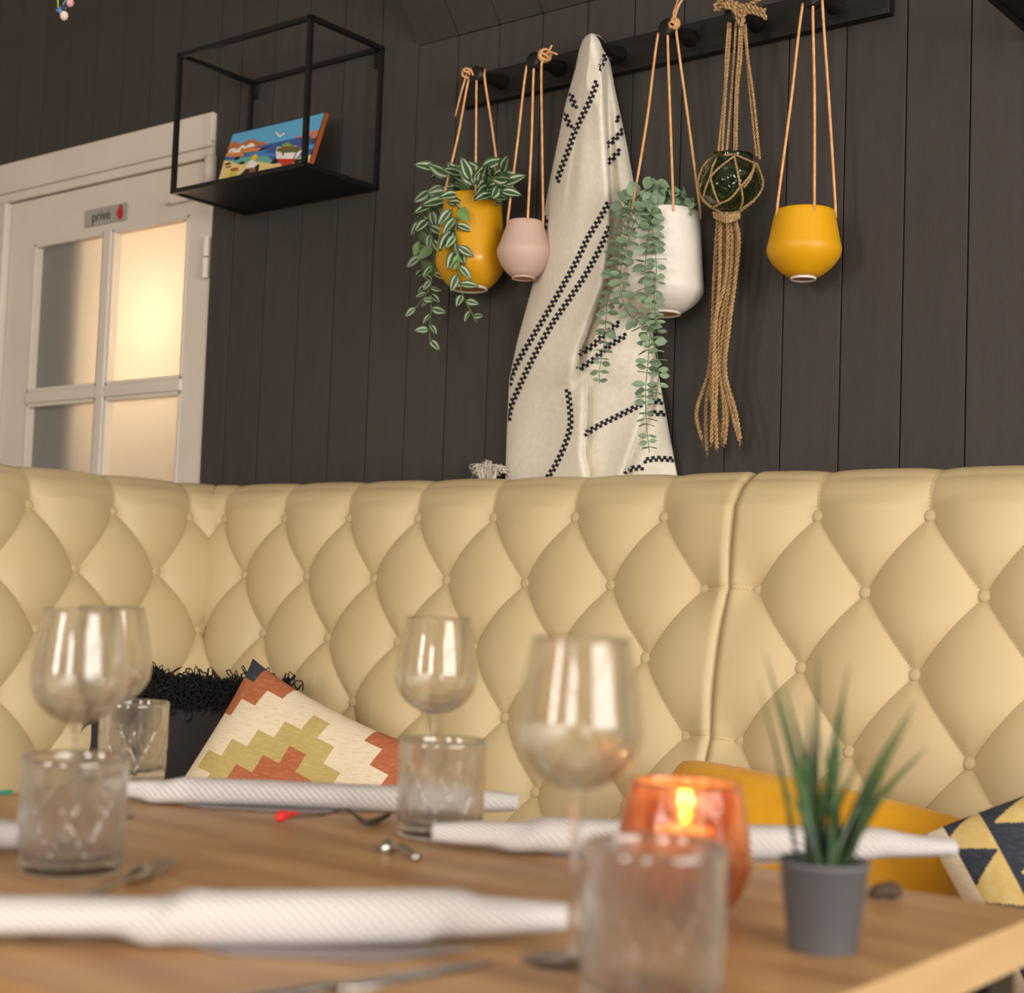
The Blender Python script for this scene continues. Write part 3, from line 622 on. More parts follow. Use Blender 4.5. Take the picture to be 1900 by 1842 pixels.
for k in range(11):     # tassel
    o_ = (k-5)/5; q = [(1347+o_*14, 394), (1350+o_*20+rng.normal(0, 1.5), 440), (1346+o_*19+rng.normal(0, 2), 520), (1338+o_*17+rng.normal(0, 5), 610), (1330+o_*17+rng.normal(0, 4), 690), (1332+o_*34+rng.normal(0, 4), 765), (1332+o_*(26 if k < 9 else 40)+rng.normal(0, 4), 822+rng.normal(0, 6))]
    W3 = [onY(x_, y_, -.108+.012*math.sin(k*2.3)+.003*i) for i, (x_, y_) in enumerate(q)]; g = MB(); twist(g, W3, .0038, .017)
    e = W3[-1]
    for _ in range(5): g.tube([e, e+rng.normal(0, .003, 3)+np.array([0, 0, -.008])], .0004, 3)
    jn.part('tassel_cord', g, M['jute'], True)
g = MB()
for k in range(5): twist(g, [onY(1325+rng.normal(0, 2), 395+k*2, -.125), onY(1350, 400+k*3, -.14), onY(1372, 396+k*2, -.12), onY(1350, 398+k*2, -.09), onY(1325, 395+k*2, -.12)], .0024)
jn.part('knot', g, M['jute'], True)
g = MB()
for q in ([(1325, 12), (1335, 5), (1352, 14), (1370, 12), (1385, 10), (1400, 3), (1412, -4)], [(1330, 2), (1345, -3), (1365, 8), (1378, 22), (1395, 22), (1420, 30)], [(1326, 16), (1332, 18), (1345, 6), (1368, 16), (1390, 14), (1420, 20)], [(1372, 10), (1380, 24), (1376, 46), (1368, 30), (1372, 10)], [(1398, 10), (1410, 24), (1422, 34)], [(1365, 5), (1385, 18), (1378, 30), (1362, 20), (1368, 6)]):
    twist(g, [onY(x_, y_, -.128+rng.normal(0, .003)) for x_, y_ in q], .0045, .02)
jn.part('bow_knot', g, M['jute'], True)

# ================================================================== TOWEL
tl = [(62, 1096), (66, 1088), (75, 1081), (95, 1074), (126, 1068), (164, 1057), (202, 1047), (262, 1035), (316, 1024), (373, 1013), (426, 1006), (480, 999), (541, 985), (628, 961), (703, 945), (782, 941), (845, 939), (900, 937), (960, 938)]
tr = [(62, 1100), (66, 1112), (75, 1122), (95, 1129), (126, 1134), (164, 1141), (215, 1152), (272, 1164), (332, 1175), (380, 1184), (440, 1190), (500, 1197), (584, 1207), (671, 1218), (742, 1231), (829, 1247), (883, 1257), (960, 1264)]
TLa = np.array(tl, float); TRa = np.array(tr, float)
def tlx(y): return np.interp(y, TLa[:, 0], TLa[:, 1])
def trx(y): return np.interp(y, TRa[:, 0], TRa[:, 1])
folds = [  # (pixel polyline x(y), amplitude m, width px, sharp)   raised on the left, dropping to the right
    ([(70, 1112), (150, 1118), (300, 1126), (380, 1132), (450, 1130), (529, 1118), (588, 1095), (655, 1071), (735, 1056)], .048, 60),
    ([(650, 1068), (718, 1085), (785, 1083), (845, 1081), (884, 1089), (950, 1095)], .036, 55),
    ([(640, 1212), (742, 1203), (805, 1181), (884, 1154), (950, 1140)], .030, 40),
    ([(110, 1085), (200, 1070), (330, 1052), (420, 1040)], .004, 40)]
def tdepth(x, y):
    l, r = tlx(y), trx(y); t = np.clip((x-l)/(r-l), 0, 1)
    B = np.interp(y, [60, 66, 80, 130, 260, 500, 700, 900], [.121, .125, .130, .118, .095, .078, .065, .045])
    h = .02+B*np.sqrt(np.clip(1-(np.abs(2*t-1))**2.6, 0, 1))*(1-.45*np.clip(t-.35, 0, 1))
    for pl_, amp, wd in folds:
        py = np.array([p[0] for p in pl_], float); pxx = np.array([p[1] for p in pl_], float)
        xc = np.interp(y, py, pxx); fade = np.clip((y-py[0])/90, 0, 1)*np.clip((py[-1]-y)/70, 0, 1); fade = fade*fade*(3-2*fade)
        d = xc-x; f = np.where(d > 0, np.exp(-np.abs(d)/wd), np.exp(-(d/4.0)**2)); h = h+amp*fade*f-amp*.55*fade*np.exp(-((x-xc-8)/9.)**2)
    h = h+.003*np.sin(x*.05+y*.013)+.002*np.sin(x*.021-y*.03+1)
    h = h+.007*np.exp(-((x-(1100+(y-62)*.12))/16)**2)*np.clip((400-y)/200, 0, 1)
    return -np.clip(h, .006, .16)*np.clip((y-55)/10, .95, 1)
tw = Thing('towel', 'cream cotton towel with navy checked stripes hanging from a rail peg', 'towel', (-1.85, -.05, 1.2))
ys = np.concatenate([np.arange(62, 90, 2), np.arange(90, 958, 4.)]); nt_ = 90; G = np.zeros((len(ys), nt_+1, 3)); 
for i, y in enumerate(ys):
    for j in range(nt_+1):
        t = .5-.5*math.cos(math.pi*j/nt_); x = tlx(y)+(trx(y)-tlx(y))*t; G[i, j] = onY(x, y, tdepth(x, y))
back = np.zeros((len(ys), 2, 3))
for i, y in enumerate(ys):
    back[i, 0] = G[i, -1]+np.array([-.004, .006, 0]); back[i, 0][1] = min(back[i, 0][1], -.004); back[i, 1] = G[i, 0]+np.array([.004, .004, 0])
    back[i, 0][1] = max(back[i, 0][1], G[i, -1][1]); 
GG = np.concatenate([G, back, G[:, :1]], axis=1); g = MB(); g.grid(GG)
n0_ = GG.shape[1]; g.f.append(list(range(n0_-1))); g.m.append(0); 
me = g.mesh('cloth', M['cloth'], tw.loc, True); recalc(me); cl = tw.part('cloth', me, None)
def stripe(poly, wpx=11, blk=5.2):
    """two rows of staggered small blocks along an image polyline, laid on the cloth surface"""
    P = np.array(poly, float); L = np.sum(np.hypot(*np.diff(P, axis=0).T)); n = int(L/blk); Q = spline(P, n+1)
    T = np.gradient(Q, axis=0); T /= np.linalg.norm(T, axis=1)[:, None]+1e-9; N_ = np.stack([-T[:, 1], T[:, 0]], 1); g_ = MB()
    for i in range(n):
        for row in ((-1,) if i % 2 else (1,)):
            o0, o1 = (0, row*wpx*.5); a, c = Q[i], Q[i+1]; na, nc = N_[i], N_[i+1]; ov = (c-a)*.06
            pts = [a-ov+na*o0, c+ov+nc*o0, c+ov+nc*o1, a-ov+na*o1]
            pts = [(min(max(p[0], tlx(p[1])+1), trx(p[1])-1), p[1]) for p in pts]
            W3 = [onY(p[0], p[1], float(tdepth(p[0], p[1]))-.0014-.005*max(0, 1-min(p[0]-tlx(p[1]), trx(p[1])-p[0])/22)) for p in pts]; W3 = W3
            g_.add(W3, [(0, 1, 2, 3)])
        a, c = Q[i], Q[i+1]; pts = [a-N_[i]*.8, c-N_[i+1]*.8, c+N_[i+1]*.8, a+N_[i]*.8]
        pts = [(min(max(p[0], tlx(p[1])+1), trx(p[1])-1), p[1]) for p in pts]
        g_.add([onY(p[0], p[1], float(tdepth(p[0], p[1]))-.0012-.005*max(0, 1-min(p[0]-tlx(p[1]), trx(p[1])-p[0])/22)) for p in pts], [(0, 1, 2, 3)])
    return g_
strs = [[(1128, 92), (1120, 112), (1111, 130)], [(1108, 150), (1095, 185), (1078, 220), (1066, 245), (1054, 280), (1042, 310), (1033, 338)], [(1057, 172), (1063, 188), (1068, 202)], [(1047, 208), (1052, 222), (1059, 238)],
        [(1158, 240), (1145, 254), (1124, 272)], [(1152, 278), (1140, 290), (1127, 303)], [(1151, 217), (1142, 224)], [(1012, 400), (1009, 425)], [(1129, 376), (1110, 410), (1090, 442), (1073, 478), (1050, 520), (1020, 572), (985, 630), (960, 672), (947, 700), (943, 720)],
        [(1131, 420), (1118, 450), (1104, 478), (1086, 510), (1058, 552), (1020, 608), (985, 672), (960, 725), (947, 755), (941, 785)], [(1150, 598), (1120, 622), (1095, 645), (1073, 657)], [(1163, 621), (1130, 642), (1100, 668), (1072, 686)], [(1053, 722), (1057, 755), (1058, 790), (1048, 825), (1032, 860), (1016, 886)],
        [(1084, 806), (1110, 790), (1140, 775), (1180, 755), (1200, 745)], [(1203, 746), (1218, 744), (1231, 746)], [(1205, 766), (1236, 767)], [(1194, 855), (1215, 851), (1252, 852)], [(1157, 876), (1175, 869), (1194, 867)], [(1166, 355), (1172, 362)]]
for q in strs: tw.part('woven_stripe', stripe(q), M['navy'])
g = MB(); c0 = onY(908, 884, -.05)
for k in range(130):
    a = rng.uniform(-1, 1); q = [(905+a*14, 890), (905+a*22+rng.normal(0, 3), 874-rng.uniform(0, 12)), (906+a*25+rng.normal(0, 6), 861+abs(a)*10+rng.normal(0, 5)), (907+a*32+rng.normal(0, 6), 873+rng.normal(0, 6))]
    g.tube(spline([onY(x_, y_, -.05+rng.normal(0, .01)) for x_, y_ in q], 9), .0009, 4)
tw.part('fringe', g, M['cloth'], True, kind='stuff')

# ================================================================== WALL BOX SHELF + PICTURE
SX0, SX1, SY0, SY1, SZ0, SZ1 = -2.965, -2.506, -.240, -.004, 1.955, 2.296
sh = Thing('box_shelf', 'black metal wire-frame box shelf on the wall holding a picture', 'shelf', ((SX0+SX1)/2, 0, SZ0))
r_ = .0055
for x in (SX0, SX1):
    for y in (SY0, SY1): sh.part('upright', MB().box((x-r_, y-r_, SZ0), (x+r_, y+r_, SZ1+r_)), M['black'])
for z in (SZ0, SZ1):
    for y in (SY0, SY1): sh.part('rail', MB().box((SX0-r_, y-r_, z-r_), (SX1+r_, y+r_, z+r_)), M['black'])
    for x in (SX0, SX1): sh.part('side_rail', MB().box((x-r_, SY0+r_, z-r_), (x+r_, SY1-r_, z+r_)), M['black'])
sh.part('shelf_plate', MB().box((SX0+r_, SY0+r_, SZ0-.002), (SX1-r_, SY1-r_, SZ0+.0015)), M['black'])
for x in (SX0+.016, SX1-.016):
    g = MB(); g.box((x-.008, -.006, SZ1-.045), (x+.008, -.001, SZ1-.006), bev=.002); g.tube([(x, -.006, SZ1-.036), (x, -.009, SZ1-.036)], .004, 8); sh.part('wall_bracket', g, M['black'])
sh.o['group'] = 'black wire-frame box shelves'
s2 = sh.o.copy(); C.objects.link(s2); q = onY(1921, 66, -.004); s2.location = (q[0]+(SX1-SX0)/2, 0, q[2]); s2['label'] = 'black box shelf cut off by the top right corner, only its underside corner showing'
for ch in list(sh.o.children): c_ = ch.copy(); C.objects.link(c_); c_.parent = s2
# picture leaning back on the shelf
zb = SZ0+.0018; Yb, Yt = -.135, -.075
TLp = onY(432, 247, Yt); TRp = onY(604, 209, Yt); ztp = (TLp[2]+TRp[2])/2; X0p = TLp[0]; X1p = TRp[0]
vdir = np.array([0, Yt-Yb, ztp-zb]); Hp = np.linalg.norm(vdir); vdir /= Hp; ndir = np.array([0, -vdir[2], vdir[1]])
pc = Thing('picture', 'colourful beach painting with a red and white boat, leaning in the box shelf', 'picture', ((X0p+X1p)/2, Yb, zb))
def PP(u, v, d=0): return np.array([X0p+(X1p-X0p)*u, Yb, zb])+vdir*Hp*(1-v)+ndir*d
g = MB(); v = [PP(u, v_, d) for u in (0, 1) for v_ in (0, 1) for d in (-.012, 0)]
g.add(v, [(0, 1, 3, 2), (4, 6, 7, 5), (0, 4, 5, 1), (2, 3, 7, 6), (0, 2, 6, 4), (1, 5, 7, 3)]); me = g.mesh('board', M['canvas_side'], pc.loc); recalc(me); pc.part('board', me, None)
# homography from zoomed crop coordinates to (u,v)
src = np.array([(250, 440), (1625, 145), (1430, 930), (70, 1140)], float)
full = np.array([(400+x/7.917, 190+y/7.917) for x, y in src])
def cu(x, y):   # crop pixel -> (u, v) on picture plane by ray casting
    P = onplane(400+x/7.917, 190+y/7.917, ndir, float(ndir @ PP(0, 0))); q = P-PP(0, 1)
    return (q[0]/(X1p-X0p), 1-(q@vdir)/Hp)
pm = {}
def pcol(c):
    if c not in pm: pm[c] = mat('print_%d_%d_%d' % c, c, .6)
    return pm[c]
SKY = (96, 172, 214); layer = [0]
shapes = [((96, 172, 214), [(-50, 300), (1800, 0), (1800, 640), (-50, 720)]), ((62, 92, 156), [(150, 740), (770, 615), (1150, 530), (1320, 505), (1800, 410), (1800, 1000), (100, 1000)]),
          ((74, 132, 190), [(420, 770), (620, 720), (800, 690), (860, 660), (700, 740), (820, 745), (1290, 780), (600, 800)]), ((84, 150, 200), [(1230, 700), (1400, 615), (1700, 590), (1700, 650), (1300, 700)]),
          ((110, 172, 160), [(180, 850), (430, 800), (760, 790), (830, 850), (1290, 770), (1500, 770), (1450, 900), (500, 950), (150, 930)]), ((232, 204, 136), [(40, 1160), (130, 850), (230, 870), (330, 910), (480, 880), (650, 870), (850, 905), (1100, 880), (1290, 800), (1400, 770), (1500, 760), (1500, 1000), (40, 1250)]),
          ((190, 112, 62), [(150, 720), (225, 600), (280, 565), (350, 605), (400, 600), (480, 548), (570, 545), (640, 590), (700, 575), (770, 605), (600, 660), (420, 700)]), ((216, 140, 66), [(120, 800), (180, 735), (420, 700), (560, 670), (680, 670), (620, 715), (400, 745), (430, 790), (300, 800)]),
          ((30, 28, 32), [(620, 715), (680, 670), (790, 655), (720, 690)]), ((240, 236, 228), [(190, 740), (215, 690), (290, 670), (330, 690), (380, 640), (410, 625), (440, 650), (480, 625), (530, 595), (570, 610), (580, 645), (500, 665), (440, 680), (370, 685), (360, 735), (250, 740)]),
          ((40, 36, 40), [(225, 735), (240, 705), (250, 735)]), ((40, 36, 40), [(290, 705), (303, 680), (312, 705)]), ((40, 36, 40), [(395, 680), (408, 655), (416, 680)]), ((40, 36, 40), [(465, 670), (476, 650), (486, 668)]),
          ((28, 27, 30), [(265, 850), (300, 800), (345, 795), (358, 835), (310, 850)]), ((28, 27, 30), [(130, 910), (200, 880), (240, 905), (150, 925)]), ((28, 27, 30), [(330, 905), (380, 870), (440, 880), (430, 905), (370, 915)]), ((28, 27, 30), [(140, 950), (215, 930), (230, 950), (160, 965)]),
          ((28, 27, 30), [(805, 900), (870, 825), (930, 830), (940, 880), (860, 905)]), ((28, 27, 30), [(1130, 880), (1180, 840), (1260, 835), (1290, 855), (1190, 900)]), ((28, 27, 30), [(1395, 770), (1420, 725), (1470, 730), (1460, 780)]),
          ((240, 236, 228), [(890, 730), (905, 660), (1180, 640), (1290, 690), (1230, 780), (1180, 830), (900, 835)]), ((86, 110, 58), [(900, 720), (905, 680), (1000, 650), (1190, 650), (1290, 690), (1200, 735), (1000, 745)]), ((132, 92, 52), [(920, 690), (1010, 650), (1130, 640), (1190, 665), (1080, 690), (950, 710)]),
          ((130, 170, 70), [(970, 630), (1050, 590), (1120, 615), (1140, 640), (1000, 650)]), ((200, 58, 34), [(895, 830), (1190, 832), (1080, 965), (1010, 965), (940, 880)]), ((150, 40, 40), [(1220, 640), (1245, 640), (1160, 830), (1120, 880), (1160, 790)]), ((140, 60, 30), [(975, 735), (1015, 740), (995, 800)]),
          ((240, 236, 232), [(870, 435), (900, 430), (950, 490), (1010, 450), (1045, 465), (990, 480), (950, 520), (920, 490)]), ((50, 50, 56), [(860, 425), (890, 430), (895, 450)]), ((50, 50, 56), [(1015, 450), (1045, 458), (1040, 472)]),
          ((214, 124, 76), [(1150, 525), (1280, 485), (1340, 440), (1480, 420), (1540, 390), (1560, 440), (1500, 590), (1420, 600), (1400, 500), (1250, 520)]), ((80, 64, 50), [(1410, 540), (1480, 520), (1510, 590), (1420, 600)]), ((244, 208, 60), [(1280, 490), (1310, 420), (1340, 440), (1330, 490)]), ((96, 130, 190), [(1405, 480), (1445, 470), (1440, 510), (1405, 520)]),
          ((230, 190, 40), [(525, 850), (545, 790), (600, 760), (625, 790), (610, 840), (560, 870)]), ((240, 236, 230), [(455, 950), (490, 880), (530, 850), (600, 870), (620, 900), (560, 970), (480, 970)]), ((140, 92, 56), [(460, 980), (560, 960), (590, 1010), (560, 1080), (430, 1080)]),
          ((34, 30, 32), [(350, 1090), (450, 985), (500, 985), (500, 1070), (400, 1095)]), ((34, 30, 32), [(580, 960), (640, 910), (650, 950), (620, 1040), (590, 1010)]), ((170, 90, 50), [(220, 985), (260, 970), (345, 960), (330, 1010), (240, 1020)]), ((196, 198, 60), [(200, 1100), (215, 1030), (300, 1030), (290, 1090), (230, 1120)])]
def clip01(poly):
    def cl_(P, ax, val, keep):
        out = []
        for i in range(len(P)):
            a, c = P[i-1], P[i]; ia, ic = keep(a[ax], val), keep(c[ax], val)
            if ia != ic: t = (val-a[ax])/(c[ax]-a[ax]); out.append((a[0]+(c[0]-a[0])*t, a[1]+(c[1]-a[1])*t))
            if ic: out.append(c)
        return out
    lo_ = lambda x, v: x >= v; hi_ = lambda x, v: x <= v
    for ax, val, kp in ((0, .006, lo_), (0, .992, hi_), (1, .012, lo_), (1, .992, hi_)):
        if not poly: return poly
        poly = cl_(poly, ax, val, kp)
    return poly
g = MB(); mats_ = [pcol((26, 26, 34))]; g.add([PP(0, 0, .0002), PP(1, 0, .0002), PP(1, 1, .0002), PP(0, 1, .0002)], [(0, 1, 2, 3)])
for k, (c, pl_) in enumerate(shapes):
    uvp = clip01([cu(x, y) for x, y in pl_])
    if len(uvp) < 3: continue
    m_ = pcol(c)
    if m_ not in mats_: mats_.append(m_)
    g.add([PP(u, v_, .0003+.00004*(k+1)) for u, v_ in uvp], [tuple(range(len(uvp)))], mats_.index(m_))
me = g.mesh('painted_print', mats_, pc.loc); pc.part('painted_print', me, None)

# hanging mobile at the upper left
mp_ = CAM+ray(120, 18)*2.35
mo = Thing('hanging_mobile', 'small colourful string mobile at the top left before the wall', 'mobile', (mp_[0], mp_[1], mp_[2]-.02))
def mpx(x, y): return CAM+ray(x, y)*2.35
mo.part('cord', MB().tube([mpx(108, 14), mpx(106, -20), mpx(106, -60), [mpx(106, -60)[0], mpx(106, -60)[1], ZC]], .0012, 6), pcol((176, 190, 50)), True)
for (x, y, rx, c) in ((130, 5, .006, (206, 150, 150)), (120, 16, .0055, (54, 44, 50)), (119, 29, .0065, (214, 190, 180)), (126, -8, .006, (200, 70, 60)), (112, 20, .004, (70, 120, 170))):
    g = MB(); bm = bmesh.new(); bmesh.ops.create_icosphere(bm, subdivisions=2, radius=rx); P = mpx(x, y)
    g.add([np.array(q.co)*np.array([1, 1, 1.25])+P for q in bm.verts], [[q.index for q in f_.verts] for f_ in bm.faces]); bm.free(); mo.part('bead', g, pcol(c), True)
g = MB(); g.tube([mpx(105, 18), mpx(110, 22), mpx(118, 27)], .002, 6); g.tube([mpx(124, 12), mpx(130, 8), mpx(135, 2)], .002, 6); g.tube([mpx(106, 14), mpx(114, 14), mpx(126, -8)], .001, 6); mo.part('link', g, pcol((80, 140, 190)), True)

# ================================================================== TABLE
TX0, TX1, TY0, TY1, TZ = -1.560, -.447, -2.030, -1.290, .75
tb = Thing('dining_table', 'light oak dining table laid with glasses and napkins in the foreground', 'table', ((TX0+TX1)/2, (TY0+TY1)/2, 0))
tb.part('tabletop', MB().box((TX0, TY0, TZ-.036), (TX1-.003, TY1, TZ), bev=.002), M['wood'])
tb.part('lit_end_strip', MB().box((TX1-.003, TY0, TZ-.036), (TX1, TY1, TZ), bev=.001), M['litwood'])  # thin strip on the right end; window light is put into its paler colour
for x in (TX0+.05, TX1-.05):
    for y in (TY0+.05, TY1-.05): tb.part('leg', MB().box((x-.03, y-.03, 0), (x+.03, y+.03, TZ-.036), bev=.004), M['black'])

def at_table(px_, d):   # point on the table in image column px_ at depth d
    lo_, hi_ = 1100, 2600
    for _ in range(50):
        m_ = (lo_+hi_)/2
        if depth(onZ(px_, m_, TZ)) > d: lo_ = m_
        else: hi_ = m_
    return onZ(px_, m_, TZ)
# ---- tumblers
def tumbler(label, c, R=.0455, H=.098, ph=0):
    th = Thing('tumbler', label, 'tumbler', c, 'cut glass tumblers on the table')
    def fn(r, z, a):
        if r > R*.93 and .010 < z < H*.70:
            env = min(1, (z-.010)/.006, (H*.70-z)/.006)
            q = min(abs(math.sin(5*a+z*62+ph)), abs(math.sin(5*a-z*62+ph))); s2 = abs(math.sin(28*a+40*z)); return r+env*(.0012-.0026*math.exp(-q/.2)-.0012*s2*min(1, q*1.5))
        return r
    zs = np.concatenate([np.linspace(.004, .010, 3), np.linspace(.012, H*.71, 34), np.linspace(H*.74, H, 6)])
    prf = [(.0001, 0.0), (R*.86, 0), (R*.94, .0015)]+[(R*(.955+.045*z/H), z) for z in zs]+[(R-.001, H+.0007), (R-.0022, H)]
    prf += [(R-.0028-.003*(1-z/H), z) for z in np.linspace(H-.002, .016, 12)]+[(R*.6, .0115), (.0001, .011)]
    g = MB(); g.lathe(prf, (0, 0, 0), 180, fn=fn); me = g.mesh('glass_body', M['cutglass'], (0, 0, 0), True); recalc(me); link('glass_body', me, th.o); return th
tumbler('cut glass tumbler, foreground, in front of the amber candle holder', at_table(1207, .935), .045, .100)
tumbler('cut glass tumbler at the left, in front of the larger stemmed wine glass', at_table(130, 1.31), ph=.4)
tumbler('cut glass tumbler left of the rust patterned cushion, farthest back on the left', at_table(243, 1.93), .043, .098, ph=.9)
tumbler('cut glass tumbler in the middle, right of the rust patterned cushion', at_table(815, 1.575), ph=.2)
# ---- wine glasses
def wineglass(label, c, Rb=.0445, Ht=.222, bh=.105):
    th = Thing('wine_glass', label, 'wine glass', c, 'wine glasses on the table'); zb_ = Ht-bh; Rr = Rb*.78
    P = spline([(.0001, zb_-.001), (.012, zb_+.001), (Rb*.66, zb_+.010), (Rb*.93, zb_+.026), (Rb, zb_+.042), (Rb*.93, zb_+.070), (Rr, Ht)], 34)
    t = np.linspace(.0026, .0011, 34); inn = [(max(p[0]-t[i], .0001), p[1]+(.0035 if i < 3 else .0012*(1-i/34))) for i, p in enumerate(P)]
    prf = [tuple(p) for p in P]+[(Rr-.0004, Ht+.0005)]+[q for q in inn[::-1]]
    g = MB(); g.lathe(prf, (0, 0, 0), 72); me = g.mesh('bowl', M['glass'], (0, 0, 0), True); recalc(me); link('bowl', me, th.o)
    g = MB(); g.lathe([(.0001, .004), (.006, .0045), (.0042, .02), (.0036, .05), (.0038, zb_-.012), (.006, zb_-.003), (.009, zb_-.0005), (.0001, zb_-.0008)], (0, 0, 0), 24); me = g.mesh('stem', M['glass'], (0, 0, 0), True); recalc(me); link('stem', me, th.o)
    g = MB(); g.lathe([(.0001, 0), (.034, 0), (.0355, .0008), (.034, .0018), (.018, .0030), (.006, .0042), (.0001, .0044)], (0, 0, 0), 56); me = g.mesh('foot', M['glass'], (0, 0, 0), True); recalc(me); link('foot', me, th.o)
    return th
wineglass('wine glass, foreground, largest, left of the amber candle holder', at_table(1060, 1.052), .0440)
wineglass('wine glass at the left, nearer and left one of the overlapping two', at_table(131, 1.405))
wineglass('wine glass at the left, farther and right one of the overlapping two', at_table(188, 1.62))
wineglass('wine glass in the middle, behind the middle tumbler', at_table(799, 1.665), .0455)

# ---- votive candle
vc_ = at_table(1266, 1.235)
vt_ = Thing('candle_holder', 'amber glass candle holder, glowing, beside the potted grass', 'candle holder', vc_)
sv_ = 1.235/F_PX; Hv = .103
prf = spline([(.030, 0), (.044, .010), (.0545, .036), (.0535, .055), (.050, .078), (.045, Hv)], 30)
def ham(r, z, a): return r*(1+.018*math.sin(14*a+3*math.sin(z*90))*math.sin(z*210+2*math.sin(4*a)))
g = MB(); g.lathe([(.0001, 0)]+[tuple(p) for p in prf]+[(.0435, Hv+.001)]+[(p[0]-.003, p[1]) for p in prf[::-1] if p[1] > .006]+[(.0001, .006)], (0, 0, 0), 90, fn=ham)
me = g.mesh('glass_cup', M['amber'], (0, 0, 0), True); recalc(me); link('glass_cup', me, vt_.o)
ca_ = Thing('tealight', 'lit tealight inside the amber glass candle holder', 'candle', vc_+np.array([0, 0, .0062]))
g = MB(); g.lathe([(.0001, 0), (.024, 0), (.024, .060), (.022, .059), (.0001, .057)], (0, 0, 0), 28); link('wax', g.mesh('wax', M['wax'], (0, 0, 0), True), ca_.o)
g = MB(); g.tube([(0, 0, .056), (0, 0, .065)], .0008, 6); link('wick', g.mesh('wick', M['wick']), ca_.o)
g = MB(); g.lathe([(.0001, .062), (.0035, .066), (.0048, .072), (.003, .081), (.0001, .090)], (0, 0, 0), 14); link('flame', g.mesh('flame', M['flame'], (0, 0, 0), True), ca_.o)
l = bpy.data.lights.new('candlelight', 'POINT'); l.energy = .6; l.color = (1, .55, .2); l.shadow_soft_size = .006; o = bpy.data.objects.new('candlelight', l); C.objects.link(o); o.location = vc_+np.array([0, 0, .088])

# ---- small potted grass
pp = at_table(1526, 1.115)
pg = Thing('potted_grass', 'spiky artificial grass in a small grey plastic pot on the table', 'plant', pp)
g = MB(); g.lathe([(.0001, 0), (.0235, 0), (.0250, .001), (.0318, .0605), (.0330, .061), (.0335, .064), (.0325, .065), (.0305, .063), (.029, .05), (.0001, .05)], (0, 0, 0), 48); me = g.mesh('pot', M['greypot'], (0, 0, 0), True); recalc(me); link('pot', me, pg.o)
g = MB(); g.lathe([(.0295, .055), (.02, .059), (.0001, .061)], (0, 0, 0), 24); link('moss', g.mesh('moss', M['soil'], (0, 0, 0), True), pg.o)
tips = [(1420, 1215), (1405, 1260), (1452, 1265), (1440, 1300), (1518, 1215), (1525, 1360), (1575, 1235), (1568, 1300), (1700, 1300), (1690, 1330), (1722, 1385), (1480, 1400), (1600, 1400), (1430, 1420), (1550, 1330), (1640, 1440), (1500, 1300)]
for k, (tx, ty) in enumerate(tips):
    dd = 1.115+rng.uniform(-.035, .035); T_ = CAM+ray(tx, ty)*dd; a = rng.uniform(0, 6.28); B0 = pp+np.array([math.cos(a)*.010, math.sin(a)*.010, .054]); B0 = B0+_r*(tx-1527)/200*.012
    m_ = B0+(T_-B0)*.5+np.array([0, 0, .010]); P = spline([B0, m_, T_], 12); n = 12; wd = np.interp(np.linspace(0, 1, n), [0, .3, 1], [.0028, .0040, .0003])
    u = np.cross((T_-B0)/np.linalg.norm(T_-B0), tocam+rng.normal(0, .5, 3)); u /= np.linalg.norm(u); w_ = np.cross(u, (T_-B0)/np.linalg.norm(T_-B0))
    V = []; 
    for i in range(n): V += [P[i]-u*wd[i], P[i]+w_*wd[i]*.45, P[i]+u*wd[i], P[i]-w_*wd[i]*.1]
    g = MB(); g.add(V, [(i*4+k_, i*4+(k_+1) % 4, (i+1)*4+(k_+1) % 4, (i+1)*4+k_) for i in range(n-1) for k_ in range(4)]); pg.part('grass_blade', g, M['grass'], True)

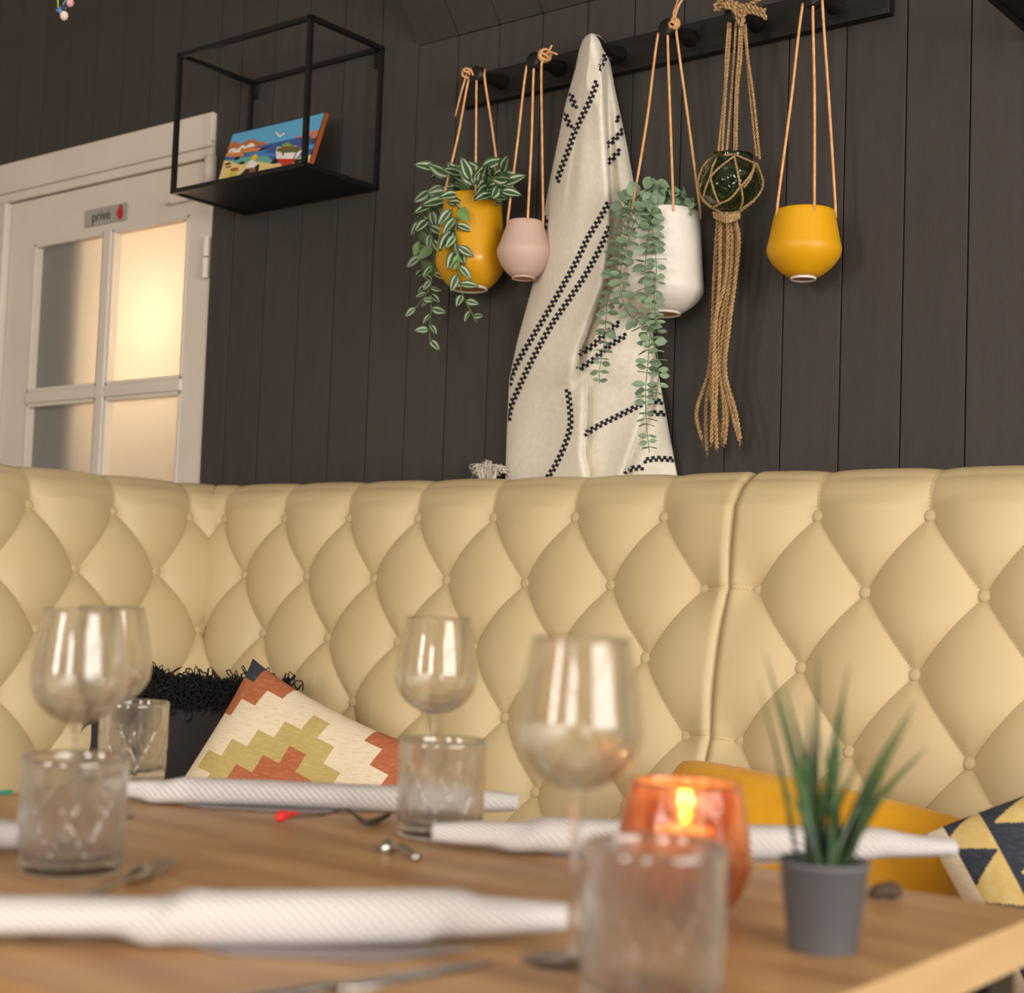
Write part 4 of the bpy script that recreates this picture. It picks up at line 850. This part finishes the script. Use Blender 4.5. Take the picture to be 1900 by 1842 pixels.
# ---- napkins: flattened rolled cloth with a diagonal wrap
def napkin(label, ends, wid, hgt, wrap=(.2,), seed=0, freq=40):
    A0, B0 = np.array(ends[0], float), np.array(ends[1], float); L = np.linalg.norm(B0-A0); ax = (B0-A0)/L; sd_ = np.cross((0, 0, 1), ax)
    th = Thing('napkin', label, 'napkin', (A0+B0)/2, 'rolled striped napkins')
    N, K = 90, 28; V = np.zeros((N, K+1, 3)); UV = np.zeros((N, K+1, 2)); r0 = np.random.default_rng(seed)
    for i in range(N):
        t = i/(N-1); taper = min(1, .74+3.5*t, .66+2.2*(1-t)) if True else 1
        bulge = 0
        for wv in wrap: bulge += .22/(1+math.exp(-(t-wv)*60))
        bulge -= .12*(t > .8)*0
        for j in range(K+1):
            a = 2*math.pi*j/K; ex = np.sign(math.cos(a))*abs(math.cos(a))**.8; ez = np.sign(math.sin(a))*abs(math.sin(a))**.9
            sh_ = .10*math.tanh((math.sin(a)+(.0)+(t-wrap[0])*22)*1.2)+.03*math.sin(3*a+t*9+seed)
            sg_ = [1/(1+math.exp(-(t-wv-.035*math.sin(a))*110)) for wv in wrap]; rr = taper*(.66+.30*sg_[0]-(.22*sg_[1] if len(sg_) > 1 else 0)+.03*math.sin(3*a+t*9+seed)+.05*math.exp(-((t-wrap[0]-.035*math.sin(a)-.03)/.02)**2))
            V[i, j] = A0+ax*L*t+sd_*ex*wid/2*rr+np.array([0, 0, hgt/2+.0008+ez*hgt/2*rr+.0*t]); UV[i, j] = (t*L*freq*1.0-a/(2*math.pi)*wid*2.4*freq, 0)
            V[i, j][2] = max(V[i, j][2], A0[2]+.0006)
    g = MB(); g.grid(V); g.f.append(list(range(K))); g.m.append(0); g.f.append([(N-1)*(K+1)+k for k in range(K)][::-1]); g.m.append(0)
    me = g.mesh('rolled_cloth', M['napkin'], th.loc, True); uvl = me.uv_layers.new(name='UVMap'); U = UV.reshape(-1, 2)
    idx = np.zeros(len(me.loops), int); me.loops.foreach_get('vertex_index', idx); uvl.data.foreach_set('uv', U[idx].ravel()); recalc(me)
    th.part('rolled_cloth', me, None)
    # loose corner lying under the roll
    g = MB(); q0 = A0+ax*L*(wrap[0]+.06)-sd_*wid*.1; P = [q0-sd_*wid*.05, q0+ax*L*.45-sd_*wid*.25, q0+ax*L*.30-sd_*wid*.95, q0+ax*L*.06-sd_*wid*.55]
    P = [p*np.array([1, 1, 0])+np.array([0, 0, A0[2]+.0012]) for p in P]; P2 = [p+np.array([0, 0, .0012]) for p in P]
    g.add(P+P2, [(0, 1, 2, 3), (7, 6, 5, 4), (0, 4, 5, 1), (1, 5, 6, 2), (2, 6, 7, 3), (3, 7, 4, 0)]); me = g.mesh('loose_fold', M['napkin'], th.loc); recalc(me); th.part('loose_fold', me, None)
    return th
zt_ = TZ
napkin('striped napkin roll at the far edge, in front of the rust patterned cushion', (onZ(210, 1488, zt_), onZ(960, 1515, zt_)), .040, .030, (.11,), 1)
napkin('striped napkin roll passing behind the amber candle holder and the potted grass', (onZ(800, 1578, zt_), onZ(1770, 1606, zt_)), .050, .034, (.16, .86), 2)
napkin('white striped napkin roll nearest the camera, lying along the front', (onZ(-120, 1755, zt_), onZ(1050, 1752, zt_)), .050, .038, (.33, .80), 3, 44)
napkin('striped napkin end showing at the left border behind the left tumbler', (onZ(-620, 1560, zt_), onZ(45, 1586, zt_)), .046, .034, (.3,), 4)

# ---- cutlery
def knife(label, A0, B0, w=.010):
    A0 = np.array(A0); B0 = np.array(B0); L = np.linalg.norm(B0-A0); ax = (B0-A0)/L; sd_ = np.cross((0, 0, 1), ax); th = Thing('table_knife', label, 'knife', A0)
    def strip(ts, ws, hs): 
        V = []; 
        for t, w_, h_ in zip(ts, ws, hs): V += [A0+ax*L*t-sd_*w_, A0+ax*L*t-sd_*w_*.6+np.array([0, 0, h_]), A0+ax*L*t+sd_*w_*.6+np.array([0, 0, h_]), A0+ax*L*t+sd_*w_]
        n = len(ts); f = [(i*4+k, i*4+k+1, i*4+5+k, i*4+4+k) for i in range(n-1) for k in range(3)]+[(i*4+3, i*4, i*4+4, i*4+7) for i in range(n-1)]+[(0, 1, 2, 3), (n*4-1, n*4-2, n*4-3, n*4-4)]
        g_ = MB(); g_.add([v_+np.array([0, 0, .001]) for v_ in V], f); return g_
    me = strip([0, .1, .3, .44, .48], [.003, .008, .0105, .0095, .006], [.001, .0014, .0018, .0022, .004]).mesh('blade', M['silver'], th.loc, True); recalc(me); th.part('blade', me, None)
    me = strip([.48, .52, .8, .96, 1], [.006, .005, .0075, .0085, .006], [.004, .005, .006, .006, .004]).mesh('handle', M['silver'], th.loc, True); recalc(me); th.part('handle', me, None)
    return th
def fork(label, A0, B0):
    A0 = np.array(A0); B0 = np.array(B0); L = np.linalg.norm(B0-A0); ax = (B0-A0)/L; sd_ = np.cross((0, 0, 1), ax); th = Thing('table_fork', label, 'fork', A0); Z = np.array([0, 0, 1.])
    for k in (-1.5, -.5, .5, 1.5):
        th.part('tine', MB().tube(spline([A0+sd_*k*.0055+Z*.007, A0+ax*L*.12+sd_*k*.0055+Z*.003, A0+ax*L*.25+sd_*k*.005+Z*.004], 8), [.0006]+[.0013]*7, 6), M['silver'], True)
    th.part('handle', MB().tube(spline([A0+ax*L*.24+Z*.004, A0+ax*L*.34+Z*.007, A0+ax*L*.6+Z*.009, A0+ax*L*.9+Z*.005, B0+Z*.004], 16), np.interp(np.linspace(0, 1, 16), [0, .06, .2, .7, 1], [.009, .009, .003, .0045, .0042]), 8), M['silver'], True)
    return th
knife('silver table knife in front of the nearest napkin roll', onZ(910, 1788, zt_), onZ(250, 1905, zt_))
knife('silver table knife under the middle of the long napkin, beside the middle tumbler', onZ(730, 1592, zt_), onZ(1180, 1640, zt_)) if False else None
fork('silver fork at the left with golden glints, beside the left tumbler', onZ(318, 1604, zt_), onZ(60, 1742, zt_))
fork('silver fork by the base of the middle tumbler', onZ(700, 1578, zt_), onZ(775, 1600, zt_))
fork('dark fork end right of the potted grass at the far table edge', onZ(1662, 1664, zt_), onZ(1480, 1690, zt_)) if False else None
q0, q1 = onZ(1672, 1668, zt_), onZ(1612, 1672, zt_); single('pepper_pod', MB().tube(spline([q0+np.array([0, 0, .006]), (q0+q1)/2+np.array([0, 0, .009]), q1+np.array([0, 0, .005])], 10), np.array([.002, .006, .0075, .008, .007, .0065, .007, .006, .004, .001]), 8), M['twig'], 'small dark brown seed pod on the table right of the grey pot', 'seed pod', True)
# twig with red bud
tg = Thing('twig', 'thin dark twig with red tip in front of the far napkin', 'twig', onZ(640, 1525, zt_))
Z3 = np.array([0, 0, 1.])
tg.part('branch', MB().tube(spline([onZ(535, 1527, zt_)+Z3*.006, onZ(600, 1524, zt_)+Z3*.007, onZ(640, 1519, zt_)+Z3*.010, onZ(680, 1535, zt_)+Z3*.005, onZ(722, 1522, zt_)+Z3*.006], 20), np.interp(np.linspace(0, 1, 20), [0, .5, .75, 1], [.001, .0015, .004, .0025]), 7), M['twig'], True)
tg.part('bud', MB().tube(spline([onZ(512, 1530, zt_)+Z3*.007, onZ(526, 1527, zt_)+Z3*.008, onZ(553, 1521, zt_)+Z3*.007], 8), [.002, .0055, .006, .0045, .0035, .0035, .003, .001], 10), M['redberry'], True)
single('teal_strip', MB().box(onZ(-60, 1482, zt_)+Z3*.001, onZ(22, 1474, zt_)+Z3*.006, bev=.001), M['teal'], 'teal strip lying at the far left border of the table', 'strip')

# ================================================================== CUSHIONS
def cushion_grid(c, e1, e2, nrm, half, thick, n=60, pinch=.10, seed=0, wr=.004, rnd=.07):
    """returns front/back vertex grids"""
    e1 = np.array(e1, float); e2 = np.array(e2, float); nrm = np.array(nrm, float); c = np.array(c, float); r0 = np.random.default_rng(seed)
    Fr = np.zeros((n+1, n+1, 3)); Bk = np.zeros((n+1, n+1, 3)); ph = r0.uniform(0, 6, 4)
    for i in range(n+1):
        for j in range(n+1):
            u = -1+2*i/n; v = -1+2*j/n
            pu = 1-pinch*(1-v*v)*0; sx = 1-pinch*(1-abs(v)**2.2)*abs(u)**3; sy = 1-pinch*(1-abs(u)**2.2)*abs(v)**3
            k_ = 1-rnd*abs(u*v)**3; sx *= k_; sy *= k_
            p = c+e1*half[0]*u*sx+e2*half[1]*v*sy; t = thick*((1-u**4)**.55)*((1-v**4)**.55)
            t *= 1-.18*(abs(u*v))**1.0
            w_ = wr*math.sin(5*u+3*v+ph[0])*math.sin(4*v-2*u+ph[1])*(1-u*u)*(1-v*v)
            Fr[i, j] = p+nrm*(t+w_); Bk[i, j] = p-nrm*(t)
            for q_ in (Fr[i, j], Bk[i, j]):
                if q_[2] < SEATZ+.003+.02: q_[2] = SEATZ+.003+.02*math.exp(min(0, (q_[2]-SEATZ-.023)/.02))
                lim = -(.16+TL*(1.215-q_[2]))-.030
                if q_[1] > lim: q_[1] = lim
                if q_[0] < -3.015-lim: q_[0] = -3.015-lim
    return Fr, Bk
def cushion(name, label, c, e1, e2, nrm, half, thick, mats, patt=None, n=60, pinch=.10, seed=0, matback=0, deform=None, rnd=.07):
    Fr, Bk = cushion_grid(c, e1, e2, nrm, half, thick, n, pinch, seed, rnd=rnd)
    if deform: Fr = deform(Fr); Bk = deform(Bk)
    th = Thing(name, label, 'cushion', c, 'cushions on the banquette'); g = MB(); N = n+1
    f = [(i*N+j, (i+1)*N+j, (i+1)*N+j+1, i*N+j+1) for i in range(n) for j in range(n)]
    mi = [0 if patt is None else patt(-1+2*(i+.5)/n, -1+2*(j+.5)/n) for i in range(n) for j in range(n)]
    g.add(Fr.reshape(-1, 3), f, mi); g.add(Bk.reshape(-1, 3), [q[::-1] for q in f], matback)
    me = g.mesh('cover', mats, th.loc, True)
    bm = bmesh.new(); bm.from_mesh(me); bmesh.ops.remove_doubles(bm, verts=bm.verts, dist=.0002); bmesh.ops.recalc_face_normals(bm, faces=bm.faces); bm.to_mesh(me); bm.free()
    th.part('cover', me, None); return th, Fr
def basis(A_px, B_px, C_px, n, c):
    """three pixel corners on plane n.x=c : A (apex), B, C neighbours"""
    A_, B_, C_ = [onplane(*p, n, c) for p in (A_px, B_px, C_px)]; return A_, B_, C_
# rust patterned cushion
nn = np.array([.42, -.86, .34]); nn /= np.linalg.norm(nn); A3 = onY(472, 1236, -.49); cc = float(nn@A3)
Bdir = onplane(740, 1372, nn, cc)-A3; Bdir /= np.linalg.norm(Bdir); Cdir = onplane(316, 1436, nn, cc)-A3; Cdir = Cdir-Bdir*(Cdir@Bdir)*.75; Cdir /= np.linalg.norm(Cdir)
print('CUSHION', A3, Bdir, Cdir, Bdir@Cdir)
hs = .208
def rust_pat(u, v):
    i = round(u*5.4); j = round(v*5.4); k = abs(i)+abs(j)
    return 3 if k <= 0 else 0 if k <= 2 else 1 if k <= 4 else 2 if k <= 7 else 0 if k <= 9 else 3
rc, _ = cushion('cushion', 'cushion with stepped rust, olive, cream and navy pattern', A3+(Bdir+Cdir)*hs, Bdir, Cdir, nn, (hs, hs), .070, [M['rust'], M['olive'], M['creamw'], M['navyw']], rust_pat, n=108, pinch=.03, rnd=-.06, seed=3, matback=2)
# black fringed cushion
nb = np.array([.55, -.72, .28]); nb /= np.linalg.norm(nb)
TLc, TRc = onY(95, 1262, -.56), onY(545, 1285, -.33)
eb = TRc-TLc; hb = np.linalg.norm(eb)/2; eb /= 2*hb; nb = nb-eb*(nb@eb); nb /= np.linalg.norm(nb); db = np.cross(eb, nb); db = db if db[2] < 0 else -db
bc, FrB = cushion('cushion', 'black woven cushion with a shaggy fringed top edge in the bench corner', (TLc+TRc)/2+db*.21, eb, db, nb, (hb, .22), .060, [M['black_fabric']], None, n=40, pinch=.05, seed=5)
print('BLACK', TLc, TRc, hb)
g = MB()
for k in range(4200):
    t = rng.random(); P = TLc+(TRc-TLc)*t+db*rng.uniform(.0, .05); clump = .6+.5*math.sin(t*23)*math.sin(t*9+1); L_ = rng.uniform(.02, .052)*(.55+.75*max(clump, 0))
    d = -db*rng.uniform(-.9, 1.0)+nb*rng.uniform(-.1, 1.3)+eb*rng.normal(0, .45); d /= np.linalg.norm(d)
    P = P+nb*.02; q = [P, P+d*L_*.4+rng.normal(0, .006, 3), P+d*L_*.8+rng.normal(0, .008, 3), P+d*L_*.9+rng.normal(0, .008, 3)+np.array([0, 0, -.006]), P+d*L_*.6+rng.normal(0, .008, 3)+np.array([0, 0, -.012])]
    g.tube(spline(q, 9), .0015, 4)
bc.part('fringe', g, M['fringe'], True, kind='stuff')
# mustard velvet cushion lying against the right back
e1 = onY(1790, 1535, -.42)-onY(1285, 1440, -.42); 
A3 = onY(1266, 1418, -.42); B3 = onY(1805, 1536, -.42); e1 = B3-A3; h1 = np.linalg.norm(e1)/2; e1 /= 2*h1; n3 = np.array([.05, -.80, .55]); n3 = n3-e1*(n3@e1); n3 /= np.linalg.norm(n3); e2 = np.cross(e1, n3); e2 = e2 if e2[2] < 0 else -e2
cushion('cushion', 'mustard yellow velvet cushion behind the amber candle holder', (A3+B3)/2+e2*.17, e1, e2, n3, (h1+.02, .19), .095, [M['velvet']], None, n=60, pinch=.06, seed=9)
print('VELVET', h1)
# navy and straw triangle cushion at the right border
n4 = np.array([.25, -.85, .42]); n4 /= np.linalg.norm(n4); A4 = onY(1702, 1560, -.62); c4 = float(n4@A4)
B4 = onplane(1900, 1478, n4, c4); e1 = B4-A4; e1 /= np.linalg.norm(e1); e2 = np.cross(e1, n4); e2 = e2 if e2[2] < 0 else -e2
def tri_pat(u, v):
    a = (u+1)*2.6; q = (v+1)*2.6; i = int(a); j = int(q); fa, fq = a-i, q-j
    if u < -.86: return 2
    if fa < .13: return 0
    return 1 if (abs(fq-.5)*2 < (fa-.13)/.87) else 0
cushion('cushion', 'cushion with navy and straw triangles at the right border', A4+e1*.22+e2*.20, e1, e2, n4, (.22, .22), .065, [M['navyw'], M['yelw'], M['creamw']], tri_pat, n=190, pinch=.10, seed=11)
